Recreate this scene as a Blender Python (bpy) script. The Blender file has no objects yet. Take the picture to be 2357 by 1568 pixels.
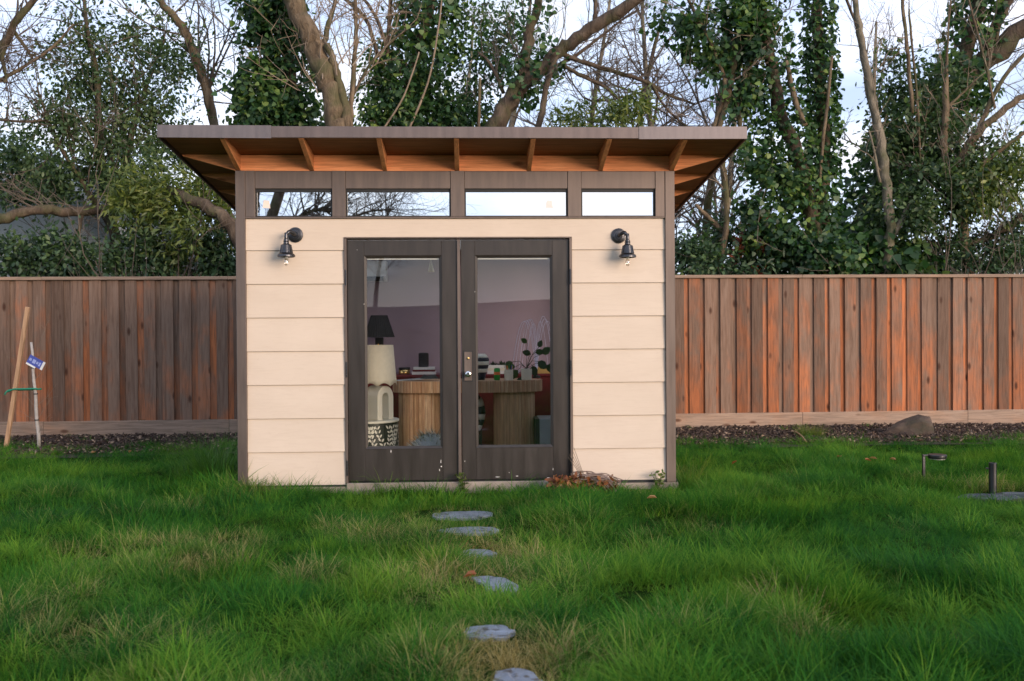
import bpy, bmesh, math, random
import numpy as np
from mathutils import Vector, Matrix, Euler

R = math.radians
rng = np.random.default_rng(7)
random.seed(7)
scene = bpy.context.scene
col = scene.collection

# ------------------------------------------------------------------ camera
W, H, MM = 2357.0, 1568.0, 35.0
F = W * MM / 36.0
CAM = np.array([0.063, -8.357, 1.334])
YAW, PITCH, ROLL = 0.0464, -0.0083, -0.0066
_f = np.array([math.sin(YAW) * math.cos(PITCH), math.cos(YAW) * math.cos(PITCH), math.sin(PITCH)])
_r = np.array([math.cos(YAW), -math.sin(YAW), 0.0])
_u = np.cross(_r, _f)
_c, _s = math.cos(ROLL), math.sin(ROLL)
_r, _u = _c * _r + _s * _u, _c * _u - _s * _r
cam_data = bpy.data.cameras.new("camera")
cam_data.lens = MM
cam_data.sensor_width = 36.0
cam_data.sensor_fit = 'HORIZONTAL'
cam_data.clip_end = 2000
cam_data.dof.use_dof = True
cam_data.dof.focus_distance = 8.5
cam_data.dof.aperture_fstop = 3.2
cam = bpy.data.objects.new("camera", cam_data)
col.objects.link(cam)
m = Matrix.Identity(4)
for i in range(3):
    m[i][0], m[i][1], m[i][2], m[i][3] = _r[i], _u[i], -_f[i], CAM[i]
cam.matrix_world = m
scene.camera = cam

# ------------------------------------------------------------------ sky, sun, exposure
SUN_EL, SUN_AZ = R(6), R(140)          # low, behind the camera and to its right
scene.view_settings.view_transform = 'Standard'
scene.view_settings.look = 'None'
scene.view_settings.exposure = 1.3
scene.view_settings.gamma = 1.0
world = bpy.data.worlds.new("World")
scene.world = world
world.use_nodes = True
wn, wl = world.node_tree.nodes, world.node_tree.links
wn.clear()
w_out = wn.new('ShaderNodeOutputWorld')
w_bg = wn.new('ShaderNodeBackground')
w_bg.inputs['Strength'].default_value = 0.12
sky = wn.new('ShaderNodeTexSky')
sky.sky_type = 'NISHITA'
sky.sun_disc = False
sky.sun_elevation = SUN_EL
sky.sun_rotation = SUN_AZ
sky.altitude = 50
sky.dust_density = 0.6
sky.ozone_density = 1.5
tc = wn.new('ShaderNodeTexCoord')
mp = wn.new('ShaderNodeMapping')
mp.inputs['Scale'].default_value = (1.0, 1.0, 3.6)
nz = wn.new('ShaderNodeTexNoise')
nz.inputs['Scale'].default_value = 2.6
nz.inputs['Detail'].default_value = 6
nz.inputs['Roughness'].default_value = 0.55
rp = wn.new('ShaderNodeValToRGB')
rp.color_ramp.elements[0].position = 0.36
rp.color_ramp.elements[0].color = (0.66, 0.66, 0.66, 1)
rp.color_ramp.elements[1].position = 0.62
rp.color_ramp.elements[1].color = (0.95, 0.95, 0.95, 1)
nz2 = wn.new('ShaderNodeTexNoise')
nz2.inputs['Scale'].default_value = 3.4
nz2.inputs['Detail'].default_value = 5
rp2 = wn.new('ShaderNodeValToRGB')
rp2.color_ramp.elements[0].position = 0.38
rp2.color_ramp.elements[0].color = (2.6, 3.1, 4.4, 1)
rp2.color_ramp.elements[1].position = 0.52
rp2.color_ramp.elements[1].color = (3.9, 4.45, 5.7, 1)
_e = rp2.color_ramp.elements.new(0.64)
_e.color = (4.7, 4.6, 5.0, 1)
mix = wn.new('ShaderNodeMix')
mix.data_type = 'RGBA'
wl.new(tc.outputs['Generated'], mp.inputs['Vector'])
wl.new(mp.outputs[0], nz.inputs['Vector'])
wl.new(mp.outputs[0], nz2.inputs['Vector'])
wl.new(nz.outputs['Fac'], rp.inputs['Fac'])
wl.new(nz2.outputs['Fac'], rp2.inputs['Fac'])
wl.new(rp.outputs['Color'], mix.inputs['Factor'])
wl.new(sky.outputs[0], mix.inputs['A'])
wl.new(rp2.outputs['Color'], mix.inputs['B'])
wl.new(mix.outputs['Result'], w_bg.inputs['Color'])
wl.new(w_bg.outputs[0], w_out.inputs['Surface'])

sd = bpy.data.lights.new("sun", 'SUN')
sd.energy = 2.2
sd.angle = R(32)
sd.color = (1.0, 0.79, 0.63)
sun = bpy.data.objects.new("sun", sd)
col.objects.link(sun)
SUN_DIR = Vector((math.sin(SUN_AZ) * math.cos(SUN_EL), math.cos(SUN_AZ) * math.cos(SUN_EL), math.sin(SUN_EL)))
SUN_LAMP = Vector((SUN_DIR.x, SUN_DIR.y, SUN_DIR.z)).normalized()
sun.rotation_euler = SUN_LAMP.to_track_quat('Z', 'Y').to_euler()

# ------------------------------------------------------------------ placing helpers
def ray(px, py):
    return _f + (px - W / 2) / F * _r + (H / 2 - py) / F * _u
def at(px, py, Y):                       # point on the vertical plane at distance Y
    d = ray(px, py)
    return CAM + d * ((Y - CAM[1]) / d[1])
def gnd(px, py, Z=0.0):                  # point on the ground
    d = ray(px, py)
    return CAM + d * ((Z - CAM[2]) / d[2])
def dep(px, py, D):                      # point at optical depth D
    return CAM + ray(px, py) * D
def wx(px, py=800, Y=0.0): return float(at(px, py, Y)[0])

def tag(o, label=None, cat=None, group=None, kind=None):
    if label: o['label'] = label
    if cat: o['category'] = cat
    if group: o['group'] = group
    if kind: o['kind'] = kind
    return o
def empty(name, loc=(0, 0, 0)):
    o = bpy.data.objects.new(name, None)
    o.location = loc
    o.empty_display_size = 0.1
    col.objects.link(o)
    return o
def thing(name, label, cat, loc=(0, 0, 0), group=None):
    return tag(empty(name, loc), label, cat, group)
def offset(p):
    v = Vector((0, 0, 0))
    while p is not None:
        v = v + p.location
        p = p.parent
    return v
def link(name, me, mat, parent=None, smooth=False):
    o = bpy.data.objects.new(name, me)
    col.objects.link(o)
    if parent is not None: o.parent = parent
    if mat is not None and len(me.materials) == 0: me.materials.append(mat)
    if smooth:
        me.polygons.foreach_set('use_smooth', [True] * len(me.polygons))
    return o

class MB:                                # collects shapes in world space; build() links them as one mesh
    def __init__(s): s.v = []; s.f = []
    def add(s, vs, fs):
        o = len(s.v)
        s.v.extend([tuple(map(float, p)) for p in vs])
        s.f.extend([tuple(i + o for i in f) for f in fs])
        return s
    def box(s, x0, x1, y0, y1, z0, z1):
        return s.add([(x0, y0, z0), (x1, y0, z0), (x1, y1, z0), (x0, y1, z0), (x0, y0, z1), (x1, y0, z1), (x1, y1, z1), (x0, y1, z1)],
                     [(0, 3, 2, 1), (4, 5, 6, 7), (0, 1, 5, 4), (1, 2, 6, 5), (2, 3, 7, 6), (3, 0, 4, 7)])
    def prism(s, poly, d):               # polygon of 3D points pushed along d
        n = len(poly)
        P = [Vector(p) for p in poly]; D = Vector(d)
        fs = [tuple(range(n))[::-1], tuple(range(n, 2 * n))]
        for i in range(n):
            j = (i + 1) % n
            fs.append((i, j, n + j, n + i))
        return s.add([p for p in P] + [p + D for p in P], fs)
    def tube(s, pts, rad, n=6, cap=True):
        P = np.asarray(pts, float); k = len(P)
        rad = np.broadcast_to(np.asarray(rad, float), (k,))
        T = np.gradient(P, axis=0)
        T /= np.linalg.norm(T, axis=1, keepdims=True) + 1e-9
        ref = np.array([0.31, 0.17, 0.93]) if abs(T[0, 2]) < .9 else np.array([1.0, .1, 0])
        vs = []
        a = np.linspace(0, 2 * math.pi, n, endpoint=False)
        for i in range(k):
            b = np.cross(T[i], ref); b /= np.linalg.norm(b) + 1e-9
            c = np.cross(T[i], b)
            ref = np.cross(b, T[i])
            ref = c if np.linalg.norm(ref) < .1 else -ref if np.dot(ref, c) < 0 and False else ref
            ring = P[i] + rad[i] * (np.cos(a)[:, None] * b + np.sin(a)[:, None] * np.cross(b, T[i]))
            vs.extend(ring)
            ref = np.cross(b, T[i])
        fs = []
        for i in range(k - 1):
            for j in range(n):
                q = (j + 1) % n
                fs.append((i * n + j, i * n + q, (i + 1) * n + q, (i + 1) * n + j))
        if cap:
            fs.append(tuple(range(n))[::-1]); fs.append(tuple(range((k - 1) * n, k * n)))
        return s.add(vs, fs)
    def lathe(s, prof, c, n=24, axis='z', closed=False):   # prof: (radius, height)
        vs = []; k = len(prof)
        for (r, h) in prof:
            for j in range(n):
                a = 2 * math.pi * j / n
                if axis == 'z': vs.append((c[0] + r * math.cos(a), c[1] + r * math.sin(a), c[2] + h))
                else: vs.append((c[0] + r * math.cos(a), c[1] - h, c[2] + r * math.sin(a)))
        fs = []
        for i in range(k - 1):
            for j in range(n):
                q = (j + 1) % n
                fs.append((i * n + j, i * n + q, (i + 1) * n + q, (i + 1) * n + j))
        fs.append(tuple(range(n))[::-1]); fs.append(tuple(range((k - 1) * n, k * n)))
        return s.add(vs, fs)
    def mesh(s, name, off=(0, 0, 0), bevel=0.0):
        me = bpy.data.meshes.new(name)
        o = Vector(off)
        me.from_pydata([(p[0] - o.x, p[1] - o.y, p[2] - o.z) for p in s.v], [], s.f)
        bm = bmesh.new(); bm.from_mesh(me)
        bmesh.ops.recalc_face_normals(bm, faces=bm.faces)
        if bevel:
            bmesh.ops.bevel(bm, geom=list(bm.edges), offset=bevel, segments=1, affect='EDGES', clamp_overlap=True)
        bm.to_mesh(me); bm.free()
        return me
    def build(s, name, mat, parent=None, bevel=0.0, smooth=False, label=None, kind=None):
        o = link(name, s.mesh(name, offset(parent), bevel), mat, parent, smooth)
        if label: o['label'] = label
        if kind: o['kind'] = kind
        return o

# ------------------------------------------------------------------ materials
def newmat(name):
    mt = bpy.data.materials.new(name)
    mt.use_nodes = True
    nt = mt.node_tree
    b = nt.nodes['Principled BSDF']
    return mt, nt, b
def N(nt, t, **kw):
    n = nt.nodes.new(t)
    for k, v in kw.items():
        if k in n.inputs: n.inputs[k].default_value = v
        else: setattr(n, k, v)
    return n
def L(nt, a, b): nt.links.new(a, b)
def ramp(nt, fac, stops):
    r = nt.nodes.new('ShaderNodeValToRGB')
    el = r.color_ramp.elements
    while len(el) < len(stops): el.new(0.5)
    for e, (p, c) in zip(el, stops):
        e.position = p
        e.color = (c[0], c[1], c[2], 1) if not isinstance(c, (int, float)) else (c, c, c, 1)
    L(nt, fac, r.inputs['Fac'])
    return r.outputs['Color']
def mixc(nt, fac, a, b, mode='MIX'):
    x = nt.nodes.new('ShaderNodeMix'); x.data_type = 'RGBA'; x.blend_type = mode
    for s_, v in (('Factor', fac), ('A', a), ('B', b)):
        sock = x.inputs[s_]
        if hasattr(v, 'is_linked') or hasattr(v, 'links'): L(nt, v, sock)
        elif isinstance(v, (int, float)): sock.default_value = v if s_ == 'Factor' else (v, v, v, 1)
        else: sock.default_value = (v[0], v[1], v[2], 1)
    return x.outputs['Result']
def mth(nt, op, a, b=0.0, clamp=False):
    x = nt.nodes.new('ShaderNodeMath'); x.operation = op; x.use_clamp = clamp
    for i, v in enumerate((a, b)):
        if isinstance(v, (int, float)): x.inputs[i].default_value = v
        else: L(nt, v, x.inputs[i])
    return x.outputs[0]
def noise(nt, vec, scale, detail=4, rough=.55, dist=0.0):
    n = N(nt, 'ShaderNodeTexNoise', Scale=scale, Detail=detail, Roughness=rough, Distortion=dist)
    if vec is not None: L(nt, vec, n.inputs['Vector'])
    return n.outputs['Fac']
def coords(nt, scale=(1, 1, 1), random_off=True, out='Object'):
    t = nt.nodes.new('ShaderNodeTexCoord')
    mp_ = nt.nodes.new('ShaderNodeMapping')
    mp_.inputs['Scale'].default_value = scale
    if random_off:
        oi = nt.nodes.new('ShaderNodeObjectInfo')
        c = nt.nodes.new('ShaderNodeVectorMath'); c.operation = 'MULTIPLY_ADD'
        cb = nt.nodes.new('ShaderNodeCombineXYZ')
        for i in range(3): L(nt, mth(nt, 'MULTIPLY', oi.outputs['Random'], (13.7, 7.3, 21.1)[i]), cb.inputs[i])
        c.inputs[1].default_value = (1, 1, 1)
        L(nt, t.outputs[out], c.inputs[0]); L(nt, cb.outputs[0], c.inputs[2])
        L(nt, c.outputs[0], mp_.inputs['Vector'])
    else:
        L(nt, t.outputs[out], mp_.inputs['Vector'])
    return mp_.outputs[0]
def bump(nt, b, h, strength=.3, dist=.01):
    n = N(nt, 'ShaderNodeBump', Strength=strength, Distance=dist)
    L(nt, h, n.inputs['Height']); L(nt, n.outputs[0], b.inputs['Normal'])
def plain(name, c, rough=.5, metal=0.0, var=.12, scale=8, bs=.15, spec=.5):
    mt, nt, b = newmat(name)
    v = coords(nt)
    n = noise(nt, v, scale, 5)
    lo = [x * (1 - var) for x in c]; hi = [min(1, x * (1 + var)) for x in c]
    L(nt, ramp(nt, n, [(.3, lo), (.7, hi)]), b.inputs['Base Color'])
    b.inputs['Roughness'].default_value = rough
    b.inputs['Metallic'].default_value = metal
    b.inputs['Specular IOR Level'].default_value = spec
    if bs: bump(nt, b, noise(nt, v, scale * 8, 3), bs, .004)
    return mt
def obj_prop(nt, name):
    a = nt.nodes.new('ShaderNodeAttribute'); a.attribute_type = 'OBJECT'; a.attribute_name = name
    return a.outputs['Fac']

def wood_mat(name, grey, brown, red, axis=2, gscale=1.0, knots=True, rough=.8):
    """sawn softwood: long grain, knots, weathering; object property tone = how raw and red the board is"""
    mt, nt, b = newmat(name)
    st = [1.0, 1.0, 1.0]; st[axis] = .06
    v = coords(nt, tuple(s * gscale for s in st))
    g1 = noise(nt, v, 42, 6, .65, .6)
    g2 = noise(nt, v, 13, 4, .6, 1.2)
    sl = [1.6] * 3; sl[axis] = .75
    v2 = coords(nt, tuple(sl))
    blot = noise(nt, v2, 2.2, 4, .6)
    tone = obj_prop(nt, 'tone')
    base = mixc(nt, mth(nt, 'ADD', mth(nt, 'MULTIPLY', g2, .9), mth(nt, 'MULTIPLY', blot, .3), True), grey, brown)
    k = mth(nt, 'ADD', mth(nt, 'MULTIPLY', mth(nt, 'SUBTRACT', blot, .5), 2.6), tone)
    if axis == 2 and knots:
        tco = nt.nodes.new('ShaderNodeTexCoord'); sx = nt.nodes.new('ShaderNodeSeparateXYZ')
        L(nt, tco.outputs['Object'], sx.inputs[0])
        k = mth(nt, 'ADD', k, mth(nt, 'MULTIPLY', mth(nt, 'SUBTRACT', .85, sx.outputs['Z']), .28))
    k = mth(nt, 'MULTIPLY', mth(nt, 'ADD', k, -.22, True), 1.25, True)
    base = mixc(nt, k, base, red)
    base = mixc(nt, mth(nt, 'MULTIPLY', ramp(nt, g1, [(.38, 1), (.58, 0)]), .55), base, [x * .45 for x in brown])
    lt = obj_prop(nt, 'light')
    base = mixc(nt, 1.0, base, mth(nt, 'ADD', .72, mth(nt, 'MULTIPLY', lt, .6)), 'MULTIPLY') if False else base
    mulv = N(nt, 'ShaderNodeVectorMath', operation='SCALE')
    L(nt, base, mulv.inputs[0]); L(nt, mth(nt, 'ADD', .66, mth(nt, 'MULTIPLY', lt, .7)), mulv.inputs['Scale'])
    base = mulv.outputs[0]
    if knots:
        sk = [1.0] * 3; sk[axis] = .42
        v3 = coords(nt, tuple(sk))
        vo = N(nt, 'ShaderNodeTexVoronoi', Scale=5.0, Randomness=1.0)
        L(nt, v3, vo.inputs['Vector'])
        d = mth(nt, 'ADD', vo.outputs['Distance'], mth(nt, 'MULTIPLY', mth(nt, 'SUBTRACT', g2, .5), .10))
        base = mixc(nt, ramp(nt, d, [(.045, .92), (.09, .6), (.14, 0)]), base, [brown[0] * .3, brown[1] * .2, brown[2] * .16])
    L(nt, base, b.inputs['Base Color'])
    b.inputs['Roughness'].default_value = rough
    b.inputs['Specular IOR Level'].default_value = .25
    bump(nt, b, g1, .5, .004)
    return mt

def leaf_mat(name, dark, mid, light, rough=.38, trans=.25, attr='var'):
    mt, nt, b = newmat(name)
    a = nt.nodes.new('ShaderNodeAttribute'); a.attribute_name = attr
    c = ramp(nt, a.outputs['Fac'], [(0, dark), (.55, mid), (1, light)])
    L(nt, c, b.inputs['Base Color'])
    b.inputs['Roughness'].default_value = rough
    b.inputs['Specular IOR Level'].default_value = .45
    tr = nt.nodes.new('ShaderNodeBsdfTranslucent')
    L(nt, mixc(nt, 1.0, c, (1.0, 1.25, .6), 'MULTIPLY'), tr.inputs['Color'])
    ms = nt.nodes.new('ShaderNodeMixShader'); ms.inputs[0].default_value = trans
    out = nt.nodes['Material Output']
    L(nt, b.outputs[0], ms.inputs[1]); L(nt, tr.outputs[0], ms.inputs[2]); L(nt, ms.outputs[0], out.inputs['Surface'])
    return mt

def bark_mat(name, a, b_, c, scale=1.0):
    mt, nt, b = newmat(name)
    v = coords(nt, (1, 1, .35), True)
    n1 = noise(nt, v, 9 * scale, 6, .65, .5); n2 = noise(nt, coords(nt), 2.3, 3)
    base = ramp(nt, n1, [(.3, a), (.52, b_), (.75, c)])
    base = mixc(nt, ramp(nt, n2, [(.48, 0), (.62, .7)]), base, (.06, .066, .026))
    L(nt, base, b.inputs['Base Color'])
    b.inputs['Roughness'].default_value = .85
    b.inputs['Specular IOR Level'].default_value = .2
    bump(nt, b, n1, 1.0, .05)
    return mt

M = {}
def build_materials():
    # painted lap siding
    mt, nt, b = newmat('siding_paint')
    v = coords(nt, (.09, 1, 1))
    g = noise(nt, v, 60, 5, .6, .8)
    big = noise(nt, coords(nt, (1, 1, 1.4)), 1.6, 5, .6)
    base = ramp(nt, big, [(.3, (.57, .472, .375)), (.7, (.63, .527, .425))])
    base = mixc(nt, ramp(nt, g, [(.40, .22), (.5, 0)]), base, (.52, .42, .33))
    dirt = ramp(nt, noise(nt, coords(nt, (3, 1, 3)), 7, 6, .7), [(.66, 0), (.76, .35)])
    base = mixc(nt, dirt, base, (.42, .33, .25))
    L(nt, base, b.inputs['Base Color']); b.inputs['Roughness'].default_value = .55
    b.inputs['Specular IOR Level'].default_value = .3
    bump(nt, b, g, .22, .004)
    M['siding'] = mt
    # bronze-brown painted metal
    def bronze(name, c, rough, metal=.6):
        mt, nt, b = newmat(name)
        v = coords(nt, (6, 6, .7))
        st = noise(nt, v, 3, 5, .6)
        sp = noise(nt, coords(nt), 38, 4, .7)
        base = ramp(nt, st, [(.3, [x * .82 for x in c]), (.7, [x * 1.15 for x in c])])
        base = mixc(nt, ramp(nt, sp, [(.66, 0), (.74, .35)]), base, [x * .5 for x in c])
        L(nt, base, b.inputs['Base Color'])
        b.inputs['Metallic'].default_value = metal
        L(nt, ramp(nt, st, [(.3, rough - .05), (.7, rough + .08)]), b.inputs['Roughness'])
        bump(nt, b, noise(nt, coords(nt), 22, 3), .04, .004)
        return mt
    M['bronze'] = bronze('bronze_trim', (.16, .124, .104), .47)
    M['door'] = bronze('door_paint', (.042, .035, .030), .36, .25)
    M['fascia'] = bronze('fascia_metal', (.15, .118, .108), .46)
    M['fascia2'] = bronze('fascia_metal_weathered', (.17, .145, .142), .46)
    M['black_metal'] = plain('black_metal', (.07, .07, .075), .34, .9, .25)
    M['seal'] = plain('black_seal', (.012, .012, .012), .6)
    M['steel'] = plain('polished_steel', (.7, .7, .7), .18, 1.0, .05, bs=0)
    M['brass'] = plain('brass', (.75, .5, .2), .25, 1.0, .1, bs=0)
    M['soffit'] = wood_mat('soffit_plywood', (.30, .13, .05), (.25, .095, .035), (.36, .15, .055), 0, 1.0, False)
    M['rafter'] = wood_mat('rafter_wood', (.64, .28, .12), (.58, .23, .09), (.70, .31, .13), 1)
    M['plate'] = wood_mat('plate_wood', (.74, .31, .14), (.66, .25, .10), (.78, .33, .15), 0)
    M['fence'] = wood_mat('weathered_fence_wood', (.205, .150, .115), (.175, .098, .062), (.38, .128, .05), 2)
    M['rail'] = wood_mat('fence_rail_wood', (.38, .28, .21), (.33, .225, .16), (.44, .25, .15), 0)
    M['stake'] = wood_mat('stake_wood', (.52, .33, .2), (.46, .27, .15), (.55, .33, .19), 2, 1, False)
    M['concrete'] = plain('concrete', (.30, .245, .2), .85, 0, .3, 9, .5)
    M['mauve'] = plain('mauve_plaster', (.30, .23, .285), .7, 0, .05, 2, .05)
    M['white_in'] = plain('white_paint', (.74, .72, .68), .6, 0, .04)
    M['in_floor'] = plain('floor_boards', (.16, .11, .075), .5, 0, .2)
    M['red'] = plain('red_lacquer', (.15, .014, .018), .4, 0, .12)
    M['cream'] = plain('cream_fabric', (.74, .66, .52), .8, 0, .05, 30, .2)
    M['ivory'] = plain('ivory_ceramic', (.78, .72, .60), .4, 0, .03)
    M['black_fabric'] = plain('black_pleated_fabric', (.02, .02, .022), .8, 0, .3, 40, .5)
    M['black'] = plain('matt_black', (.018, .02, .02), .6)
    M['grey_box'] = plain('grey_plastic', (.32, .34, .37), .45)
    M['green_can'] = plain('green_can', (.03, .33, .05), .3, .3)
    M['white_paper'] = plain('white_paper', (.78, .75, .70), .8)
    M['teal_tie'] = plain('green_tie', (.01, .20, .11), .6)
    M['tag_blue'] = plain('blue_tag', (.06, .08, .34), .5)
    M['navy'] = plain('navy_stripe', (.012, .014, .03), .5)
    M['yellow'] = plain('yellow_plastic', (.75, .55, .05), .4)
    M['orange'] = plain('orange_plastic', (.75, .2, .04), .4)
    M['box_wood'] = plain('yellow_wood', (.5, .32, .1), .6)
    M['house_wall'] = plain('grey_stucco', (.30, .32, .31), .9, 0, .08, 14, .4)
    M['house_roof'] = plain('grey_shingle', (.055, .06, .062), .85, 0, .3, 10, .5)
    M['house_trim'] = plain('white_trim', (.72, .74, .76), .6)
    M['white_stem'] = plain('white_washed_bark', (.46, .41, .36), .85, 0, .2, 20)
    M['fur'] = leaf_mat('grey_fur', (.10, .085, .07), (.42, .40, .37), (.65, .63, .6), .7, .15)
    M['wire'] = plain('pale_wire', (.62, .64, .85), .4)
    # desk: thin reeds of many browns
    mt, nt, b = newmat('reeded_wood')
    oi = nt.nodes.new('ShaderNodeObjectInfo')
    c = ramp(nt, oi.outputs['Random'], [(0, (.36, .18, .09)), (.3, (.64, .39, .22)), (.6, (.52, .27, .15)), (1, (.76, .54, .35))])
    n = noise(nt, coords(nt, (1, 1, .1)), 60, 4)
    c = mixc(nt, ramp(nt, n, [(.4, .4), (.6, 0)]), c, (.14, .07, .035))
    L(nt, c, b.inputs['Base Color']); b.inputs['Roughness'].default_value = .55
    M['reed'] = mt
    # glass panes
    def pane(name, refl, tint, rough=0.0, wob=.0):
        mt, nt, b = newmat(name)
        nt.nodes.remove(b)
        out = nt.nodes['Material Output']
        g = N(nt, 'ShaderNodeBsdfGlossy', Roughness=rough); g.inputs['Color'].default_value = (1, 1, 1, 1)
        t = nt.nodes.new('ShaderNodeBsdfTransparent'); t.inputs['Color'].default_value = (*tint, 1)
        ms = nt.nodes.new('ShaderNodeMixShader')
        fr = N(nt, 'ShaderNodeLayerWeight', Blend=.25)
        L(nt, mth(nt, 'ADD', refl, mth(nt, 'MULTIPLY', fr.outputs['Fresnel'], .6), True), ms.inputs[0])
        if wob:
            bp = N(nt, 'ShaderNodeBump', Strength=wob, Distance=.01)
            L(nt, noise(nt, coords(nt), 1.1, 1), bp.inputs['Height']); L(nt, bp.outputs[0], g.inputs['Normal'])
        L(nt, t.outputs[0], ms.inputs[1]); L(nt, g.outputs[0], ms.inputs[2]); L(nt, ms.outputs[0], out.inputs['Surface'])
        return mt
    M['glass'] = pane('door_glass', .027, (.95, .96, .95), 0.0, .05)
    M['coated'] = pane('coated_window_glass', .8, (.8, .85, .85), 0.0, .02)
    M['clear'] = pane('clear_added_glass', .02, (.97, .97, .97))  # glazing of the side and roof openings added for daylight
    M['bulb'] = pane('bulb_glass', .22, (.98, .95, .9))
    # drum table leaf inlay
    M['inlay_black'] = plain('black_lacquer', (.015, .015, .016), .35)
    M['inlay_white'] = plain('bone_inlay', (.72, .68, .58), .45)
    # vegetation
    M['ivy'] = leaf_mat('ivy_leaf', (.012, .038, .015), (.048, .115, .036), (.21, .29, .065), .48, .4)
    M['holly'] = leaf_mat('small_evergreen_leaf', (.024, .052, .022), (.074, .125, .048), (.17, .22, .085), .48, .42)
    M['bright'] = leaf_mat('yellow_green_leaf', (.05, .085, .018), (.12, .155, .035), (.24, .26, .06), .45, .35)
    M['shrub'] = leaf_mat('dark_shrub_leaf', (.017, .038, .018), (.048, .096, .040), (.12, .18, .065), .48, .35)
    M['dry_leaf'] = leaf_mat('dry_leaf', (.10, .035, .015), (.28, .09, .03), (.42, .22, .10), .6, .2)
    M['red_leaf'] = leaf_mat('red_young_leaf', (.16, .035, .02), (.30, .07, .035), (.38, .14, .07), .45, .3)
    M['bark_tan'] = bark_mat('tan_bark', (.06, .042, .027), (.145, .105, .066), (.25, .19, .125))
    M['bark_dark'] = bark_mat('dark_bark', (.04, .028, .02), (.085, .062, .044), (.145, .108, .075))
    M['bark_grey'] = bark_mat('grey_bark', (.11, .095, .07), (.20, .17, .125), (.29, .25, .195))
    M['twig'] = plain('twig_bark', (.085, .066, .05), .85, 0, .35, 5)
    M['twig_pale'] = plain('pale_twig_bark', (.20, .15, .105), .85, 0, .3, 5)
    # grass: tint and shade ride on the instances
    mt, nt, b = newmat('grass_blade')
    ti = nt.nodes.new('ShaderNodeAttribute'); ti.attribute_type = 'INSTANCER'; ti.attribute_name = 'tint'
    sh = nt.nodes.new('ShaderNodeAttribute'); sh.attribute_type = 'INSTANCER'; sh.attribute_name = 'hue'
    bl = nt.nodes.new('ShaderNodeAttribute'); bl.attribute_name = 'var'
    hgt = nt.nodes.new('ShaderNodeAttribute'); hgt.attribute_name = 'along'
    gcol = ramp(nt, mth(nt, 'ADD', mth(nt, 'MULTIPLY', sh.outputs['Fac'], .7), mth(nt, 'MULTIPLY', bl.outputs['Fac'], .42)),
                [(.02, (.009, .064, .016)), (.5, (.043, .165, .016)), (1, (.165, .30, .03))])
    straw = ramp(nt, bl.outputs['Fac'], [(0, (.20, .14, .035)), (.5, (.32, .25, .08)), (1, (.46, .38, .17))])
    sfac = mth(nt, 'MULTIPLY', mth(nt, 'SUBTRACT', mth(nt, 'ADD', ti.outputs['Fac'], mth(nt, 'MULTIPLY', bl.outputs['Fac'], .55)), .62), 3.0, True)
    c = mixc(nt, sfac, gcol, straw)
    L(nt, c, b.inputs['Base Color']); b.inputs['Roughness'].default_value = .6
    b.inputs['Specular IOR Level'].default_value = .06
    tr = nt.nodes.new('ShaderNodeBsdfTranslucent'); L(nt, c, tr.inputs['Color'])
    ms = nt.nodes.new('ShaderNodeMixShader'); ms.inputs[0].default_value = .4
    L(nt, b.outputs[0], ms.inputs[1]); L(nt, tr.outputs[0], ms.inputs[2]); L(nt, ms.outputs[0], nt.nodes['Material Output'].inputs['Surface'])
    M['grass'] = mt
    mt, nt, b = newmat('lawn_soil')
    v = coords(nt, random_off=False)
    c = ramp(nt, noise(nt, v, 9, 6, .7), [(.35, (.010, .022, .005)), (.55, (.020, .042, .008)), (.75, (.04, .05, .012))])
    L(nt, c, b.inputs['Base Color']); b.inputs['Roughness'].default_value = .95; b.inputs['Specular IOR Level'].default_value = 0
    bump(nt, b, noise(nt, v, 40, 5, .7), .8, .02)
    M['soil'] = mt
    mt, nt, b = newmat('bark_mulch')
    v = coords(nt, random_off=False)
    c = ramp(nt, noise(nt, v, 28, 6, .75), [(.35, (.014, .009, .007)), (.55, (.045, .026, .018)), (.78, (.12, .075, .05))])
    L(nt, c, b.inputs['Base Color']); b.inputs['Roughness'].default_value = .95
    bump(nt, b, noise(nt, v, 50, 5, .7), 1, .03)
    M['mulch'] = mt
    M['chip'] = leaf_mat('mulch_chip', (.018, .011, .008), (.06, .035, .024), (.30, .21, .14), .8, .0)
    mt, nt, b = newmat('slate')
    v = coords(nt)
    n1 = noise(nt, v, 6, 6, .65, .4)
    c = ramp(nt, n1, [(.3, (.14, .165, .20)), (.6, (.20, .23, .28)), (.8, (.26, .29, .34))])
    c = mixc(nt, ramp(nt, noise(nt, coords(nt), 22, 5, .7), [(.54, 0), (.60, .9)]), c, (.030, .024, .019))
    L(nt, c, b.inputs['Base Color']); b.inputs['Roughness'].default_value = .32
    bump(nt, b, n1, .5, .012)
    M['slate'] = mt
    mt, nt, b = newmat('mossy_rock')
    v = coords(nt)
    n1 = noise(nt, v, 5, 7, .65, .3)
    c = ramp(nt, n1, [(.3, (.025, .017, .012)), (.55, (.075, .048, .033)), (.75, (.13, .09, .065))])
    c = mixc(nt, ramp(nt, noise(nt, coords(nt), 3, 5), [(.52, 0), (.66, .6)]), c, (.03, .034, .014))
    L(nt, c, b.inputs['Base Color']); b.inputs['Roughness'].default_value = .9
    bump(nt, b, n1, .9, .03)
    M['rock'] = mt
build_materials()

def setp(o, **kw):
    for k, v in kw.items(): o[k] = float(v)
    return o

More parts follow.
